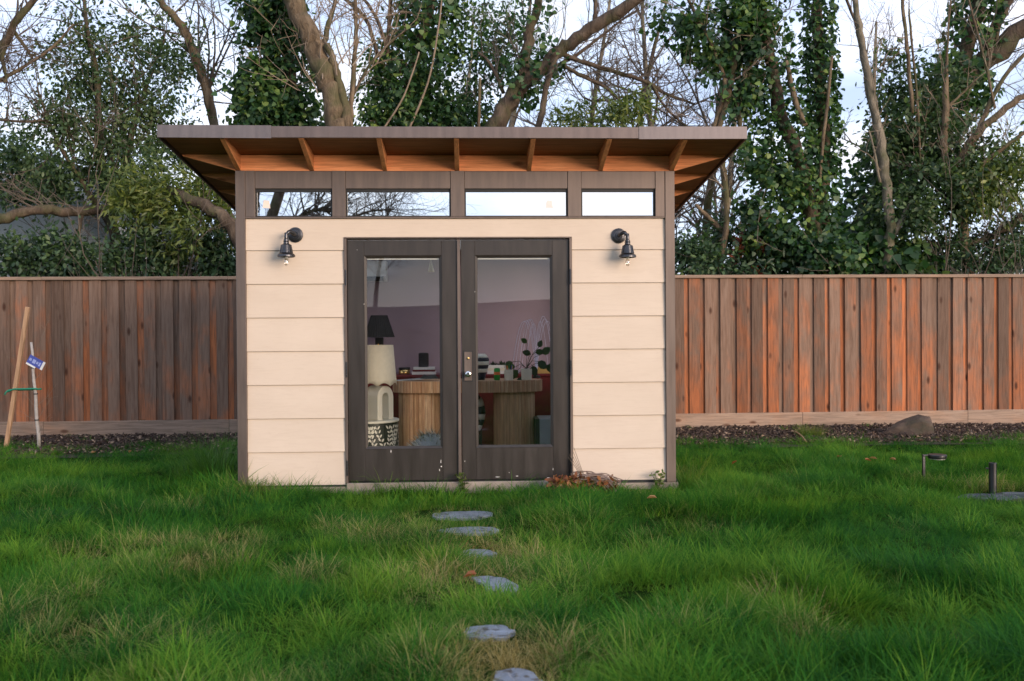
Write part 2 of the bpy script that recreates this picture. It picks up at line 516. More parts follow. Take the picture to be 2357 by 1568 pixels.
# ------------------------------------------------------------------ ground
def vnoise(x, y, f, seed):
    """smooth value noise, -1..1"""
    x = np.asarray(x) * f + seed * 17.3; y = np.asarray(y) * f + seed * 5.1
    xi, yi = np.floor(x), np.floor(y)
    fx, fy = x - xi, y - yi
    fx, fy = fx * fx * (3 - 2 * fx), fy * fy * (3 - 2 * fy)
    def h(a, b):
        q = np.sin(a * 127.1 + b * 311.7 + seed * 74.7) * 43758.5453
        return (q - np.floor(q)) * 2 - 1
    return (h(xi, yi) * (1 - fx) + h(xi + 1, yi) * fx) * (1 - fy) + (h(xi, yi + 1) * (1 - fx) + h(xi + 1, yi + 1) * fx) * fy
def ground_z(x, y):
    x = np.asarray(x, float); y = np.asarray(y, float)
    z = .045 * vnoise(x, y, .9, 1) + .034 * vnoise(x, y, 2.3, 2)
    z = z * np.clip((fence_y(x) - 1.9 - y) / 1.2, .12, 1)
    near = np.exp(-np.maximum(0, np.maximum(np.abs(x) - 1.9, np.maximum(-y - .05, y - 3.2))) * 2.2)
    left_ = np.clip((-x - .9) * 2, 0, 1) * np.exp(-np.maximum(0, -y) * 2.5) * (y < 3)
    return z * (1 - .75 * near) + .01 * near + .035 * left_ * near
def axis_pts(lo, hi, step):
    core = np.arange(lo, hi + step * .5, step)
    out = [hi + 2, hi + 5, hi + 12, hi + 30, hi + 80, hi + 250]
    return np.concatenate([[lo - (q - hi) for q in out][::-1], core, out])
def gnd(px, py, Z=0.0):                  # point on the bumpy ground, Z above it
    d = ray(px, py); z = Z
    for _ in range(12):
        p = CAM + d * ((z - CAM[2]) / d[2])
        z = .5 * z + .5 * (float(ground_z(p[0], p[1])) + Z)
    return CAM + d * ((z - CAM[2]) / d[2])
FL, FR = dep(0, 1007, 13.06), dep(2357, 983, 13.97)
FD = (FR - FL); FD[2] = 0; FLEN = np.linalg.norm(FD); FD /= FLEN
FANG = math.atan2(FD[1], FD[0])
def fence_y(x): return FL[1] + (x - FL[0]) * FD[1] / FD[0]


def make_ground():
    xs = axis_pts(-10, 10, .16); ys = axis_pts(-8.6, 7.5, .16)
    X, Y = np.meshgrid(xs, ys)
    fade = np.clip((14 - np.maximum(np.abs(X), np.abs(Y))) / 4, 0, 1)
    Z = ground_z(X, Y) * fade
    nx, ny = len(xs), len(ys)
    idx = np.arange(nx * ny).reshape(ny, nx)
    q = np.stack([idx[:-1, :-1], idx[:-1, 1:], idx[1:, 1:], idx[1:, :-1]], -1).reshape(-1, 4)
    me = bpy.data.meshes.new('lawn_ground')
    me.from_pydata(np.stack([X, Y, Z], -1).reshape(-1, 3).tolist(), [], q.tolist())
    o = link('lawn_ground', me, M['soil'], None, True)
    o['kind'] = 'structure'
make_ground()

# fence line, from its two ends in the picture
# ================================================================== SHED
shed = thing('garden_shed', 'tan lap sided garden office shed with slanted roof and dark glass double doors', 'shed')
XL, XR = -1.829, 1.829
WT, WB = 2.684, .07
SL, SR = wx(569, 800), wx(1531, 800)     # siding edges
DL, DR = wx(797, 800), wx(1314, 800)     # door opening
DT = 2.122
Z0, SP = 2.026, .2795
TH = .13                                  # wall thickness

def lap(x0, x1, z0, z1):                  # one lap board: thin on top, proud at its foot
    return [(x0, -.004, z1), (x0, -.016, z0), (x0, .004, z0), (x0, .004, z1)]
def siding():
    mb = MB()                             # notched board over the doors
    zt = 2.287
    y0, y1 = -.016, .004
    poly = [(SL, y0, Z0), (DL - .012, y0, Z0), (DL - .012, y0, DT + .012), (DR + .012, y0, DT + .012), (DR + .012, y0, Z0), (SR, y0, Z0), (SR, y0 + .008, zt), (SL, y0 + .008, zt)]
    mb.prism(poly, (0, .02, 0))
    mb.build('siding_board', M['siding'], shed)
    for i in range(7):
        zt_ = Z0 - SP * i - .0025; zb = max(WB, Z0 - SP * (i + 1))
        for (x0, x1) in ((SL, DL - .012), (DR + .012, SR)):
            mb = MB(); mb.prism(lap(x0, x1, zb, zt_), (x1 - x0, 0, 0))
            mb.build('siding_board', M['siding'], shed, .0015)
siding()
def siding_nails():
    mb = MB()
    for i in range(7):
        z = Z0 - SP * i - .035
        for (x0, x1) in ((SL, DL), (DR, SR)):
            for k in range(3):
                x = x0 + .06 + (x1 - x0 - .12) * k / 2 + random.uniform(-.02, .02)
                mb.lathe([(.0028, 0), (.0028, .0012)], (x, -.0065, z + random.uniform(-.004, .004)), 6, 'y')
    mb.build('nail_heads', M['siding'], shed, kind='stuff')
siding_nails()
def side_siding():                        # the same lap boards down both long sides, stopped at the added windows
    for sg in (-1, 1):
        x0, x1, x2 = sg * 1.8085, sg * 1.817, sg * 1.826
        for i in range(8):
            zt_, zb = 2.287 - SP * i - .0025, max(WB, 2.287 - SP * (i + 1))
            runs = ((.052, .738), (2.262, 2.97)) if zb < 2.25 and zt_ > .95 else ((.052, 2.97),)
            for (a, b) in runs:
                MB().prism([(x1, a, zt_), (x2, a, zb), (x0, a, zb), (x0, a, zt_)], (0, b - a, 0)).build('siding_board', M['siding'], shed)
side_siding()

def walls():
    mb = MB()                             # front backing wall around the openings
    mb.box(XL + .02, DL, .006, TH, WB, 2.29); mb.box(DR, XR - .02, .006, TH, WB, 2.29)
    mb.box(DL, DR, .006, TH, DT, 2.29)
    mb.build('front_wall', M['white_in'], shed)
    for (xa, xb) in ((XL + .02, XL + .14), (XR - .14, XR - .02)):
        MB().box(xa, xb, TH, .75, WB, 2.52).box(xa, xb, 2.25, 2.85, WB, 2.52).box(xa, xb, .75, 2.25, WB, .95).box(xa, xb, .75, 2.25, 2.25, 2.52).build('side_wall', M['siding'], shed)
        f = MB().box(xa - .01, xb + .01, .7505, .80, .9505, 2.2495).box(xa - .01, xb + .01, 2.20, 2.2495, .9505, 2.2495).box(xa - .01, xb + .01, .8005, 2.1995, .9505, 1.0).box(xa - .01, xb + .01, .8005, 2.1995, 2.2, 2.2495).build('window', M['bronze'], shed)  # side windows added, out of view, to bring daylight into the room
        MB().box((xa + xb) / 2 - .003, (xa + xb) / 2 + .003, .8005, 2.1995, 1.0005, 2.1995).build('pane', M['clear'], f)
    mb = MB(); mb.box(XL + .02, XR - .02, 2.85, 2.97, WB, 2.48); mb.build('back_wall', M['mauve'], shed)
    mb = MB(); mb.box(XL + .14, XR - .14, .14, 2.848, .04, .10); mb.build('floor', M['in_floor'], shed)
    mb = MB()
    def cei(y): return 2.60 - .16 * (y - TH) / (2.85 - TH)
    for (x0, x1, ya, yb) in ((XL + .14, XR - .14, TH, 1.0), (XL + .14, XR - .14, 2.5, 2.85), (XL + .14, -1.25, 1.0, 2.5), (1.25, XR - .14, 1.0, 2.5)):
        mb.prism([(x0, ya, cei(ya)), (x0, yb, cei(yb)), (x0, yb, cei(yb) + .03), (x0, ya, cei(ya) + .03)], (x1 - x0, 0, 0))
    mb.build('ceiling', M['white_in'], shed)
    mb = MB(); mb.box(XL - .02, XR + .02, -.03, 3.0, -.12, WB - .012); mb.build('foundation', M['concrete'], shed)
    mb = MB(); mb.box(DL, DR, -.05, -.031, -.1, .088); mb.build('threshold', M['concrete'], shed, .004)
    MB().box(XL - .01, DL - .01, -.026, .002, WB - .011, WB + .004).build('base_flashing', M['seal'], shed)
    MB().box(DR + .01, XR + .012, -.026, .002, WB - .011, WB + .012).build('base_flashing', M['seal'], shed)
walls()

def trim():
    # corner posts: broad channels that step in under the siding
    for (a, b) in ((XL, SL), (SR, XR)):
        mb = MB(); mb.box(a, b, -.034, .05, WB - .01, 2.684)
        mb.build('corner_post', M['bronze'], shed, .003)
    wl_, wr_ = SL - .0005, SR + .0005
    mb = MB(); mb.box(wl_, wr_, -.03, .05, 2.289, 2.302); mb.build('sill_flashing', M['bronze'], shed, .002)
    # posts between the clerestory lights, header panels and panes
    ed = [(wx(588, 430), wx(765, 430)), (wx(796, 430), wx(1037, 430)), (wx(1069, 430), wx(1306, 430)), (wx(1337, 430), wx(1507, 430))]
    xs = [SL] + [v for p in ed for v in p] + [SR]
    for i in range(0, len(xs), 2):
        mb = MB(); mb.box(xs[i] + .0006, xs[i + 1] - .0006, -.026, .05, 2.3025, 2.684)
        mb.build('mullion', M['bronze'], shed, .002)
    for k, (a, b) in enumerate(ed):
        mb = MB(); mb.box(a, b, -.020, .05, 2.536, 2.683); mb.build('header_panel', M['bronze'], shed, .003)
        fr = MB()
        fr.box(a, b, -.004, .045, 2.512, 2.535); fr.box(a, b, -.004, .045, 2.303, 2.313)
        fr.box(a, a + .012, -.004, .045, 2.3135, 2.5115); fr.box(b - .012, b, -.004, .045, 2.3135, 2.5115)
        f = fr.build('window', M['seal'], shed)
        mb = MB(); mb.box(a + .012, b - .012, .012, .016, 2.3135, 2.5115); mb.build('pane', M['coated'], f)
        if k in (0, 2):
            p = at(612 if k == 0 else 1264, 470, 0.0)
            mb = MB(); x, z = p[0], p[2]
            mb.prism([(x - .03, .0105, z - .03), (x + .034, .0105, z - .034), (x + .024, .0105, z + .03), (x - .02, .0105, z + .034)], (0, .001, 0))
            mb.build('sticker', plain('sticker_film', (.78, .68, .6), .5) if k == 0 else plain('clear_sticker_film', (.75, .72, .7), .5), f)
trim()

# ---- roof
ROV, RF, RB, SLOPE = .46, -.5616, 3.45, .10
def sof(y): return 2.822 - SLOPE * y      # underside of the deck
def roof():
    X0, X1 = XL - ROV, XR + ROV
    HX, HA, HB = 1.25, 1.0, 2.5               # roof opening added to let daylight into the room
    def slab(mb, x0, x1, ya, yb, o0, o1):
        return mb.prism([(x0, ya, sof(ya) + o0), (x0, yb, sof(yb) + o0), (x0, yb, sof(yb) + o1), (x0, ya, sof(ya) + o1)], (x1 - x0, 0, 0))
    def holed(x0, x1, ya, yb, o0, o1):
        mb = MB()
        slab(mb, x0, x1, ya, HA, o0, o1); slab(mb, x0, x1, HB, yb, o0, o1)
        slab(mb, x0, -HX, HA, HB, o0, o1); slab(mb, HX, x1, HA, HB, o0, o1)
        return mb
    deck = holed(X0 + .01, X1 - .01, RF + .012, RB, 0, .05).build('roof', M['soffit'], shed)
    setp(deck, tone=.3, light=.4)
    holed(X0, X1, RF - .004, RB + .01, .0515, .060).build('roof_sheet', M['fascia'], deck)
    sk = slab(slab(slab(slab(MB(), -HX - .05, HX + .05, HA - .05, HA, .0605, .11), -HX - .05, HX + .05, HB, HB + .05, .0605, .11), -HX - .05, -HX, HA, HB, .0605, .11), HX, HX + .05, HA, HB, .0605, .11).build('added_skylight', M['bronze'], shed)  # unseen roof light added to brighten the room below
    slab(MB(), -HX - .03, HX + .03, HA - .03, HB + .03, .1105, .116).build('pane', M['clear'], sk)
    slab(slab(slab(slab(MB(), -HX - .02, HX + .02, HA - .02, HA, -.33, -.001), -HX - .02, HX + .02, HB, HB + .02, -.33, -.001), -HX - .02, -HX, HA, HB, -.33, -.001), HX, HX + .02, HA, HB, -.33, -.001).build('added_light_shaft', M['white_in'], sk)  # lining of the added roof opening
    # front fascia in three lengths, outer ones lapped over the middle one
    zb, zt = 2.846, 2.943
    xa, xb = wx(625, 305, RF), wx(1470, 305, RF)
    MB().box(xa - .05, xb + .05, RF - .012, RF + .010, zb + .005, zt - .004).build('fascia', M['fascia'], shed, .002)
    MB().prism([(X0 - .004, RF - .017, zb + .004), (xa, RF - .017, zb - .001), (xa, RF - .017, zt + .001), (X0 - .004, RF - .017, zt + .003)], (0, .0045, 0)).build('fascia', M['fascia2'], shed)
    MB().prism([(xb, RF - .017, zb - .001), (X1 + .004, RF - .017, zb + .004), (X1 + .004, RF - .017, zt + .003), (xb, RF - .017, zt + .001)], (0, .0045, 0)).build('fascia', M['fascia2'], shed)
    for x in (X0 - .004, X1 - .010):      # barge flashings down both sides
        MB().prism([(x, RF - .012, zb + .003), (x, RB, sof(RB) - .028), (x, RB, sof(RB) + .089), (x, RF - .012, zt)], (.014, 0, 0)).build('barge_flashing', M['black_metal'], shed)
    # rafters over the front wall
    for i in range(7):
        x = XL + .019 + i * (3.658 - .038) / 6
        o = MB().prism([(x - .019, .015, 2.688), (x - .019, RF + .014, sof(RF) - .032), (x - .019, RF + .014, sof(RF) + .001), (x - .019, .015, sof(0) - .002)], (.038, 0, 0)).build('rafter', M['rafter'], shed, .002)
        setp(o, tone=.2 + .5 * random.random(), light=.45 + .2 * random.random())
        if i < 6:                         # plate seen between the rafters
            x2 = XL + .019 + (i + 1) * (3.658 - .038) / 6
            o = MB().box(x + .0195, x2 - .0195, .0, .038, 2.687, sof(.04) - .001).build('top_plate', M['plate'], shed)
            setp(o, tone=.2 + .5 * random.random(), light=.5 + .25 * random.random())
    # lookouts under both side eaves
    for sgn in (-1, 1):
        for k in range(6):
            y = .0 + k * .60
            xi, xo = sgn * 1.833, sgn * (1.829 + ROV - .02)
            o = MB().prism([(xi, y, sof(y) - .134), (xo, y, sof(y) - .012), (xo, y, sof(y) + .001), (xi, y, sof(y) + .001)], (0, .038, 0)).build('lookout', M['plate'], shed, .002)
            setp(o, tone=.2 + .5 * random.random(), light=.5 + .2 * random.random())
        a, b = (XL - .001, XL + .018) if sgn < 0 else (XR - .018, XR + .001)
        MB().prism([(a, .052, 2.30), (a, 2.98, 2.20), (a, 2.98, sof(2.98) - .002), (a, .052, sof(.052) - .002)], (b - a, 0, 0)).build('side_frieze', M['bronze'], shed)
roof()

# ---- double door
def doors():
    MB().box(DL - .012, DL + .010, -.024, TH, WB + .012, DT).box(DR - .010, DR + .012, -.024, TH, WB + .012, DT).box(DL - .012, DR + .012, -.024, TH, DT + .0005, DT + .012).build('door_frame', M['bronze'], shed, .002)
    xm0, xm1 = wx(1054), wx(1061)
    zb, zt = .098, 2.108
    gaps = [(DL + .014, xm0 - .004, wx(845), wx(1012)), (xm1 + .004, DR - .014, wx(1100), wx(1267))]
    gz0, gz1 = 1.334 - (1027 - 767) / 274.2, 1.334 - (595 - 767) / 274.2
    for k, (a, b, g0, g1) in enumerate(gaps):
        y0, y1 = .004, .048
        mb = MB()
        mb.box(a, g0 - .02, y0, y1, zb, zt); mb.box(g1 + .02, b, y0, y1, zb, zt)
        mb.box(g0 - .0198, g1 + .0198, y0 + .0006, y1, zb, gz0 - .02); mb.box(g0 - .0198, g1 + .0198, y0 + .0006, y1, gz1 + .02, zt)
        d = mb.build('door', M['door'], shed, .002, label=('left' if k == 0 else 'right') + ' dark brown glazed door leaf' + ('' if k == 0 else ' with the lock plate'))
        bd = MB()                          # glazing bead, bevelled
        for (p, q) in (((g0 - .02, gz0 - .02), (g1 + .02, gz0 - .02)), ((g1 + .02, gz0 - .02), (g1 + .02, gz1 + .02)), ((g1 + .02, gz1 + .02), (g0 - .02, gz1 + .02)), ((g0 - .02, gz1 + .02), (g0 - .02, gz0 - .02))):
            cx, cz = (g0 + g1) / 2, (gz0 + gz1) / 2
            def inn(t): return (t[0] + math.copysign(.02, cx - t[0]), t[1] + math.copysign(.02, cz - t[1]))
            P, Q = inn(p), inn(q)
            bd.add([(p[0], y0 - .004, p[1]), (q[0], y0 - .004, q[1]), (Q[0], y0 + .010, Q[1]), (P[0], y0 + .010, P[1]), (p[0], y0 + .03, p[1]), (q[0], y0 + .03, q[1]), (Q[0], y0 + .03, Q[1]), (P[0], y0 + .03, P[1])],
                   [(0, 1, 2, 3), (4, 7, 6, 5), (0, 4, 5, 1), (3, 2, 6, 7), (0, 3, 7, 4), (1, 5, 6, 2)])
        bd.build('glazing_bead', M['door'], d)
        MB().box(g0 + .0005, g1 - .0005, y0 + .015, y0 + .021, gz0 + .0005, gz1 - .0005).build('pane', M['glass'], d)
        MB().box(g0 + .003, g1 - .003, y0 + .030, y0 + .034, gz1 - .012, gz1 - .002).build('blind_rail', M['white_in'], d)
        hx = DL + .004 if k == 0 else DR - .004
        for hy in (640, 850, 1075):
            z = 1.334 - (hy - 767) / 274.2
            hg = MB()
            for q in range(5): hg.lathe([(.0075, 0), (.0075, .024)], (hx, -.006 - .020, z - .063 + q * .026), 10)
            hg.build('hinge', M['black_metal'], d)
        if k == 1:
            px0, px1 = wx(1068), wx(1086); c = (px0 + px1) / 2
            z0, z1 = 1.334 - (878 - 767) / 274.2, 1.334 - (811 - 767) / 274.2
            pl = MB().box(px0, px1, y0 - .010, y0 - .0005, z0, z1).build('lock_plate', M['bronze'], d, .003)
            MB().lathe([(.010, 0), (.010, .006), (.006, .008)], (c, y0 - .011, 1.334 - (826 - 767) / 274.2), 14, 'y').build('keyhole', M['brass'], d)
            MB().lathe([(.012, 0), (.012, .022), (.024, .028), (.027, .040), (.024, .052), (.014, .057)], (wx(1077), y0 - .011, 1.334 - (862 - 767) / 274.2), 10, 'y').build('door_knob', M['steel'], d)
            mb = MB(); mb.box(px0 - .008, px1 + .008, y0 - .004, y0 - .0004, z0 - .008, z1 + .008); mb.build('plate_backing', M['seal'], d)
        else:
            MB().box(xm0 - .003, xm0 + .0235, -.014, .003, zb, zt + .006).build('astragal', M['bronze'], d, .003)
        # chipped paint
        ch = MB()
        spots = ([(1015, 1062, 2, 12), (1016, 1074, 4, 3), (838, 700, 3, 2), (822, 575, 1, 3), (1012, 1082, 2, 6), (900, 1040, 2, 9)] if k == 0 else
                 [(1093, 672, 4, 1.6), (1145, 1098, 18, 1.4), (1190, 1096, 9, 1.6), (1262, 1100, 14, 2), (1273, 1080, 1.6, 6), (1172, 1088, 2, 1.5), (1070, 1062, 1.5, 3)])
        for (px, py, w_, h_) in spots:
            p = at(px, py, y0 - .0012)
            n = 7
            pts = [(p[0] + w_ / 640 * math.cos(2 * math.pi * i / n) * random.uniform(.5, 1.2), y0 - .0022, p[2] + h_ / 548 * math.sin(2 * math.pi * i / n) * random.uniform(.5, 1.2)) for i in range(n)]
            ch.prism(pts, (0, .0012, 0))
        ch.build('paint_chips', M['white_paper'], d, kind='stuff')
    MB().box(DL + .011, DR - .011, .012, .07, WB + .013, .092).build('door_sill', M['seal'], shed)
doors()

# ---- wall lamps
def wall_lamp(px, py, sx, label):
    c = at(px, py, -.016); c = Vector(c)
    t = thing('wall_lamp', label, 'wall lamp', c, 'barn lamps either side of the doors')
    MB().lathe([(.060, 0), (.064, .004), (.062, .010), (.050, .013), (.046, .016), (.030, .018), (.028, .03)], c, 28, 'y').build('wall_plate', M['black_metal'], t, smooth=False)
    ax = c.x + sx * .057
    pts = []
    for k in range(5): pts.append((c.x, c.y - .02 - .012 * k, c.z))
    for k in range(1, 7):
        a = k / 6 * math.pi / 2
        pts.append((c.x + sx * .057 * math.sin(a) * .75, c.y - .07 - .035 * math.sin(a), c.z + .018 * math.sin(a * 2)))
    pts += [(ax, c.y - .108, c.z + .0), (ax, c.y - .11, c.z - .03), (ax, c.y - .11, c.z - .075)]
    MB().tube(pts, .0155, 12).build('arm', M['black_metal'], t, smooth=True)
    s = (ax, c.y - .11, c.z - .19)
    MB().lathe([(.020, .145), (.022, .130), (.026, .128), (.022, .122), (.024, .108), (.026, .106)], s, 18).build('collar', M['black_metal'], t)
    sh = MB().lathe([(.026, .106), (.040, .098), (.047, .060), (.052, .034), (.055, .030), (.070, .018), (.072, .010), (.072, .0), (.066, -.002), (.060, .012), (.045, .030), (.035, .09)], s, 32)
    sho = sh.build('lamp_shade', M['black_metal'], t, smooth=False)
    rb = MB()
    for k in range(12):
        a = 2 * math.pi * k / 12
        rb.tube([(s[0] + r * math.cos(a), s[1] + r * math.sin(a), s[2] + h) for r, h in ((.040, .098), (.0475, .060), (.053, .034))], .0028, 5)
    rb.build('shade_ribs', M['black_metal'], sho, kind='stuff')
    MB().lathe([(.014, .03), (.014, -.006), (.012, -.012)], s, 14).build('bulb_base', M['white_in'], t, smooth=True)
    MB().lathe([(.011, -.012), (.014, -.025), (.019, -.042), (.018, -.056), (.012, -.068), (.004, -.072)], s, 16).build('bulb', M['bulb'], t, smooth=True)
wall_lamp(680, 541, -1, 'black barn lamp on the tan siding left of the double doors')
wall_lamp(1424, 543, 1, 'black barn lamp on the tan siding right of the double doors')
# ================================================================== INSIDE THE SHED
FZ = .10
def SC(Y): return F / (Y - CAM[1])        # pixels per metre at distance Y, roughly
def pz(py, Y, px=1050): return float(at(px, py, Y)[2])

def desk():
    Yf, dp_ = 1.25, .62
    xl, xr = wx(905, 890, Yf + dp_ / 2), wx(1247, 890, Yf + dp_ / 2)
    zt, zb = pz(878, Yf), pz(905, Yf)
    t = thing('desk', 'reeded brown wooden desk with round ends and two drum legs behind the glass doors', 'desk', ((xl + xr) / 2, Yf + dp_ / 2, FZ))
    cy, r = Yf + dp_ / 2, dp_ / 2
    def outline(n=14, rr=r):
        P = []
        for i in range(n + 1):
            a = -math.pi / 2 + math.pi * i / n
            P.append((xr - r + rr * math.cos(a), cy + rr * math.sin(a)))
        for i in range(n + 1):
            a = math.pi / 2 + math.pi * i / n
            P.append((xl + r + rr * math.cos(a), cy + rr * math.sin(a)))
        return P
    top = MB().prism([(x, y, zb + .004) for x, y in outline(rr=r - .008)], (0, 0, zt - zb - .006)).build('desk_top', M['reed'], t)
    # reeds around the edge, front half only is in view
    O = outline(18)
    path = np.array(O + [O[0]])
    seg = np.linalg.norm(np.diff(path, axis=0), axis=1); cum = np.concatenate([[0], np.cumsum(seg)])
    wv = .0125
    me = MB().box(-.006, .006, -.005, .005, 0, zt - zb).mesh('reed', (0, 0, 0), .002); me.materials.append(M['reed'])
    def put(par, x, y, z, a):
        o = bpy.data.objects.new('reed', me); col.objects.link(o); o.parent = par
        o.location = Vector((x, y, z)) - offset(par); o.rotation_euler = (0, 0, a)
        return o
    for s_ in np.arange(0, cum[-1], wv):
        k = min(np.searchsorted(cum, s_, 'right') - 1, len(seg) - 1)
        d = (path[k + 1] - path[k]) / (seg[k] + 1e-9)
        p = path[k] + d * (s_ - cum[k])
        if p[1] > cy + .1: continue
        put(top, p[0], p[1], zb, math.atan2(d[1], d[0]))
    me2 = MB().box(-.007, .007, -.005, .005, 0, zb - FZ - .004).mesh('reed', (0, 0, 0), .002); me2.materials.append(M['reed'])
    for (a, b) in ((919, 1012), (1137, 1230)):
        lx0, lx1 = wx(a, 960, cy - .05), wx(b, 960, cy - .05)
        lr, lc = (lx1 - lx0) / 2, (lx0 + lx1) / 2
        lg = MB().lathe([(lr - .006, 0), (lr - .006, zb - FZ - .002)], (lc, cy - .05, FZ), 32).build('leg', M['reed'], t)
        n = int(2 * math.pi * lr / .0148)
        for i in range(n):
            an = 2 * math.pi * i / n
            if math.sin(an) > .25: continue
            o = bpy.data.objects.new('reed', me2); col.objects.link(o); o.parent = lg
            o.location = Vector((lc + lr * math.cos(an), cy - .05 + lr * math.sin(an), FZ + .001)) - offset(lg)
            o.rotation_euler = (0, 0, an + math.pi / 2)
    return zt, cy
DZ, DCY = desk()

def drum_table():
    Y = .78
    c = at(846, 965, Y); r = (wx(918, 980, Y) - c[0])
    zt = pz(966, Y - r * .2, 860)
    t = thing('drum_table', 'black round side table with white leaf inlay just inside the left door', 'side table', (c[0], Y, FZ))
    MB().lathe([(r - .008, 0), (r - .004, .02), (r - .004, zt - FZ - .02)], (c[0], Y, FZ), 40).build('drum', M['inlay_black'], t, smooth=False)
    MB().lathe([(r, 0), (r + .003, .004), (r + .003, .016), (r, .02)], (c[0], Y, zt - .02), 40).build('table_top', M['inlay_white'], t)
    mb = MB(); rr = r - .0015                # inlay: vines of small pointed leaves, raised a hair
    def leaf(a, z, ang, l, w_):
        pts = []
        for (u, v) in ((-.5, 0), (-.2, .42), (.2, .46), (.5, 0), (.2, -.46), (-.2, -.42)):
            du, dv = u * l * math.cos(ang) - v * w_ * math.sin(ang), u * l * math.sin(ang) + v * w_ * math.cos(ang)
            aa = a + du / r
            pts.append((c[0] + rr * math.cos(aa), Y + rr * math.sin(aa), z + dv))
        mb.add(pts, [tuple(range(6))])
    rd = random.Random(3)
    a = -math.pi * .98
    while a < .1:
        z = FZ + .03
        ph = rd.uniform(0, 6)
        while z < zt - .045:
            off = .16 * math.sin(z * 11 + ph)
            for sg in (-1, 1):
                leaf(a + off + sg * .058 + rd.uniform(-.01, .01), z + rd.uniform(-.006, .006), math.pi / 2 - sg * .62 + rd.uniform(-.4, .4), rd.uniform(.030, .044), rd.uniform(.015, .02))
            leaf(a + off, z - .005, math.pi / 2, .03, .003)
            z += .036
        a += .185
    mb.build('inlay_leaves', M['inlay_white'], t, kind='stuff')
    # arch lamp on it
    lc = at(872, 930, Y - .02)
    b = thing('arch_lamp', 'cream arched table lamp with scalloped shade standing on black inlaid drum table', 'table lamp', (lc[0], Y - .02, zt))
    zs = pz(886, Y)
    hgt = zs - zt
    ro, ri, dy = .105, .042, .085
    O, I = [], []
    n = 16
    for i in range(n + 1):
        an = math.pi * i / n
        O.append((ro * math.cos(an), hgt - ro + ro * math.sin(an)))
        I.append((ri * math.cos(an), hgt - ro - .0 + ri * math.sin(an)))
    prof = [(ro, 0)] + O + [(-ro, 0), (-ri, 0)] + I[::-1] + [(ri, 0)]
    rot = R(52)
    cx, cs, sn = lc[0], math.cos(rot), math.sin(rot)
    def tp(x, y, z): return (cx + x * cs - y * sn, Y - .02 + x * sn + y * cs, zt + z)
    m2 = MB(); m = len(prof)
    vs = [tp(x, -dy, z) for x, z in prof] + [tp(x, dy, z) for x, z in prof]
    fs = [(i, (i + 1) % m, m + (i + 1) % m, m + i) for i in range(m)]
    def strip(o, rev):
        ring = [(ro, 0)] + O + [(-ro, 0)]; inner = [(ri, 0)] + I + [(-ri, 0)]
        k = len(ring)
        idx_o = list(range(k)); idx_i = [2 * k - 1 - q for q in range(k)]
        for q in range(k - 1):
            f = (o + idx_o[q], o + idx_o[q + 1], o + idx_i[q + 1], o + idx_i[q])
            fs.append(f[::-1] if rev else f)
    strip(0, False); strip(m, True)
    m2.add(vs, fs); m2.build('lamp_base', M['ivory'], b, .006)
    z0, z1 = pz(886, Y), pz(793, Y)
    rt, rb_ = .135, .165
    sh = MB(); n = 48
    vs = []
    for lev, rad in ((0, rb_), (.12, rb_ - .004), (1, rt)):
        for j in range(n):
            an = 2 * math.pi * j / n
            z = z0 + (z1 - z0) * lev
            if lev == 0: z += .030 * abs(math.sin(an * 4))
            if lev == .12: z += .030 * abs(math.sin(an * 4)) * .3 + .01
            vs.append((cx + rad * math.cos(an), Y - .02 + rad * math.sin(an), z))
    fs = [(l * n + j, l * n + (j + 1) % n, (l + 1) * n + (j + 1) % n, (l + 1) * n + j) for l in range(2) for j in range(n)]
    sh.add(vs, fs); so = sh.build('lamp_shade', M['cream'], b, smooth=True)
    md = so.modifiers.new('thick', 'SOLIDIFY'); md.thickness = .003
    MB().tube([(cx, Y - .02, zt + hgt), (cx, Y - .02, z1 + .01)], .006, 8).build('lamp_stem', M['brass'], b)
drum_table()

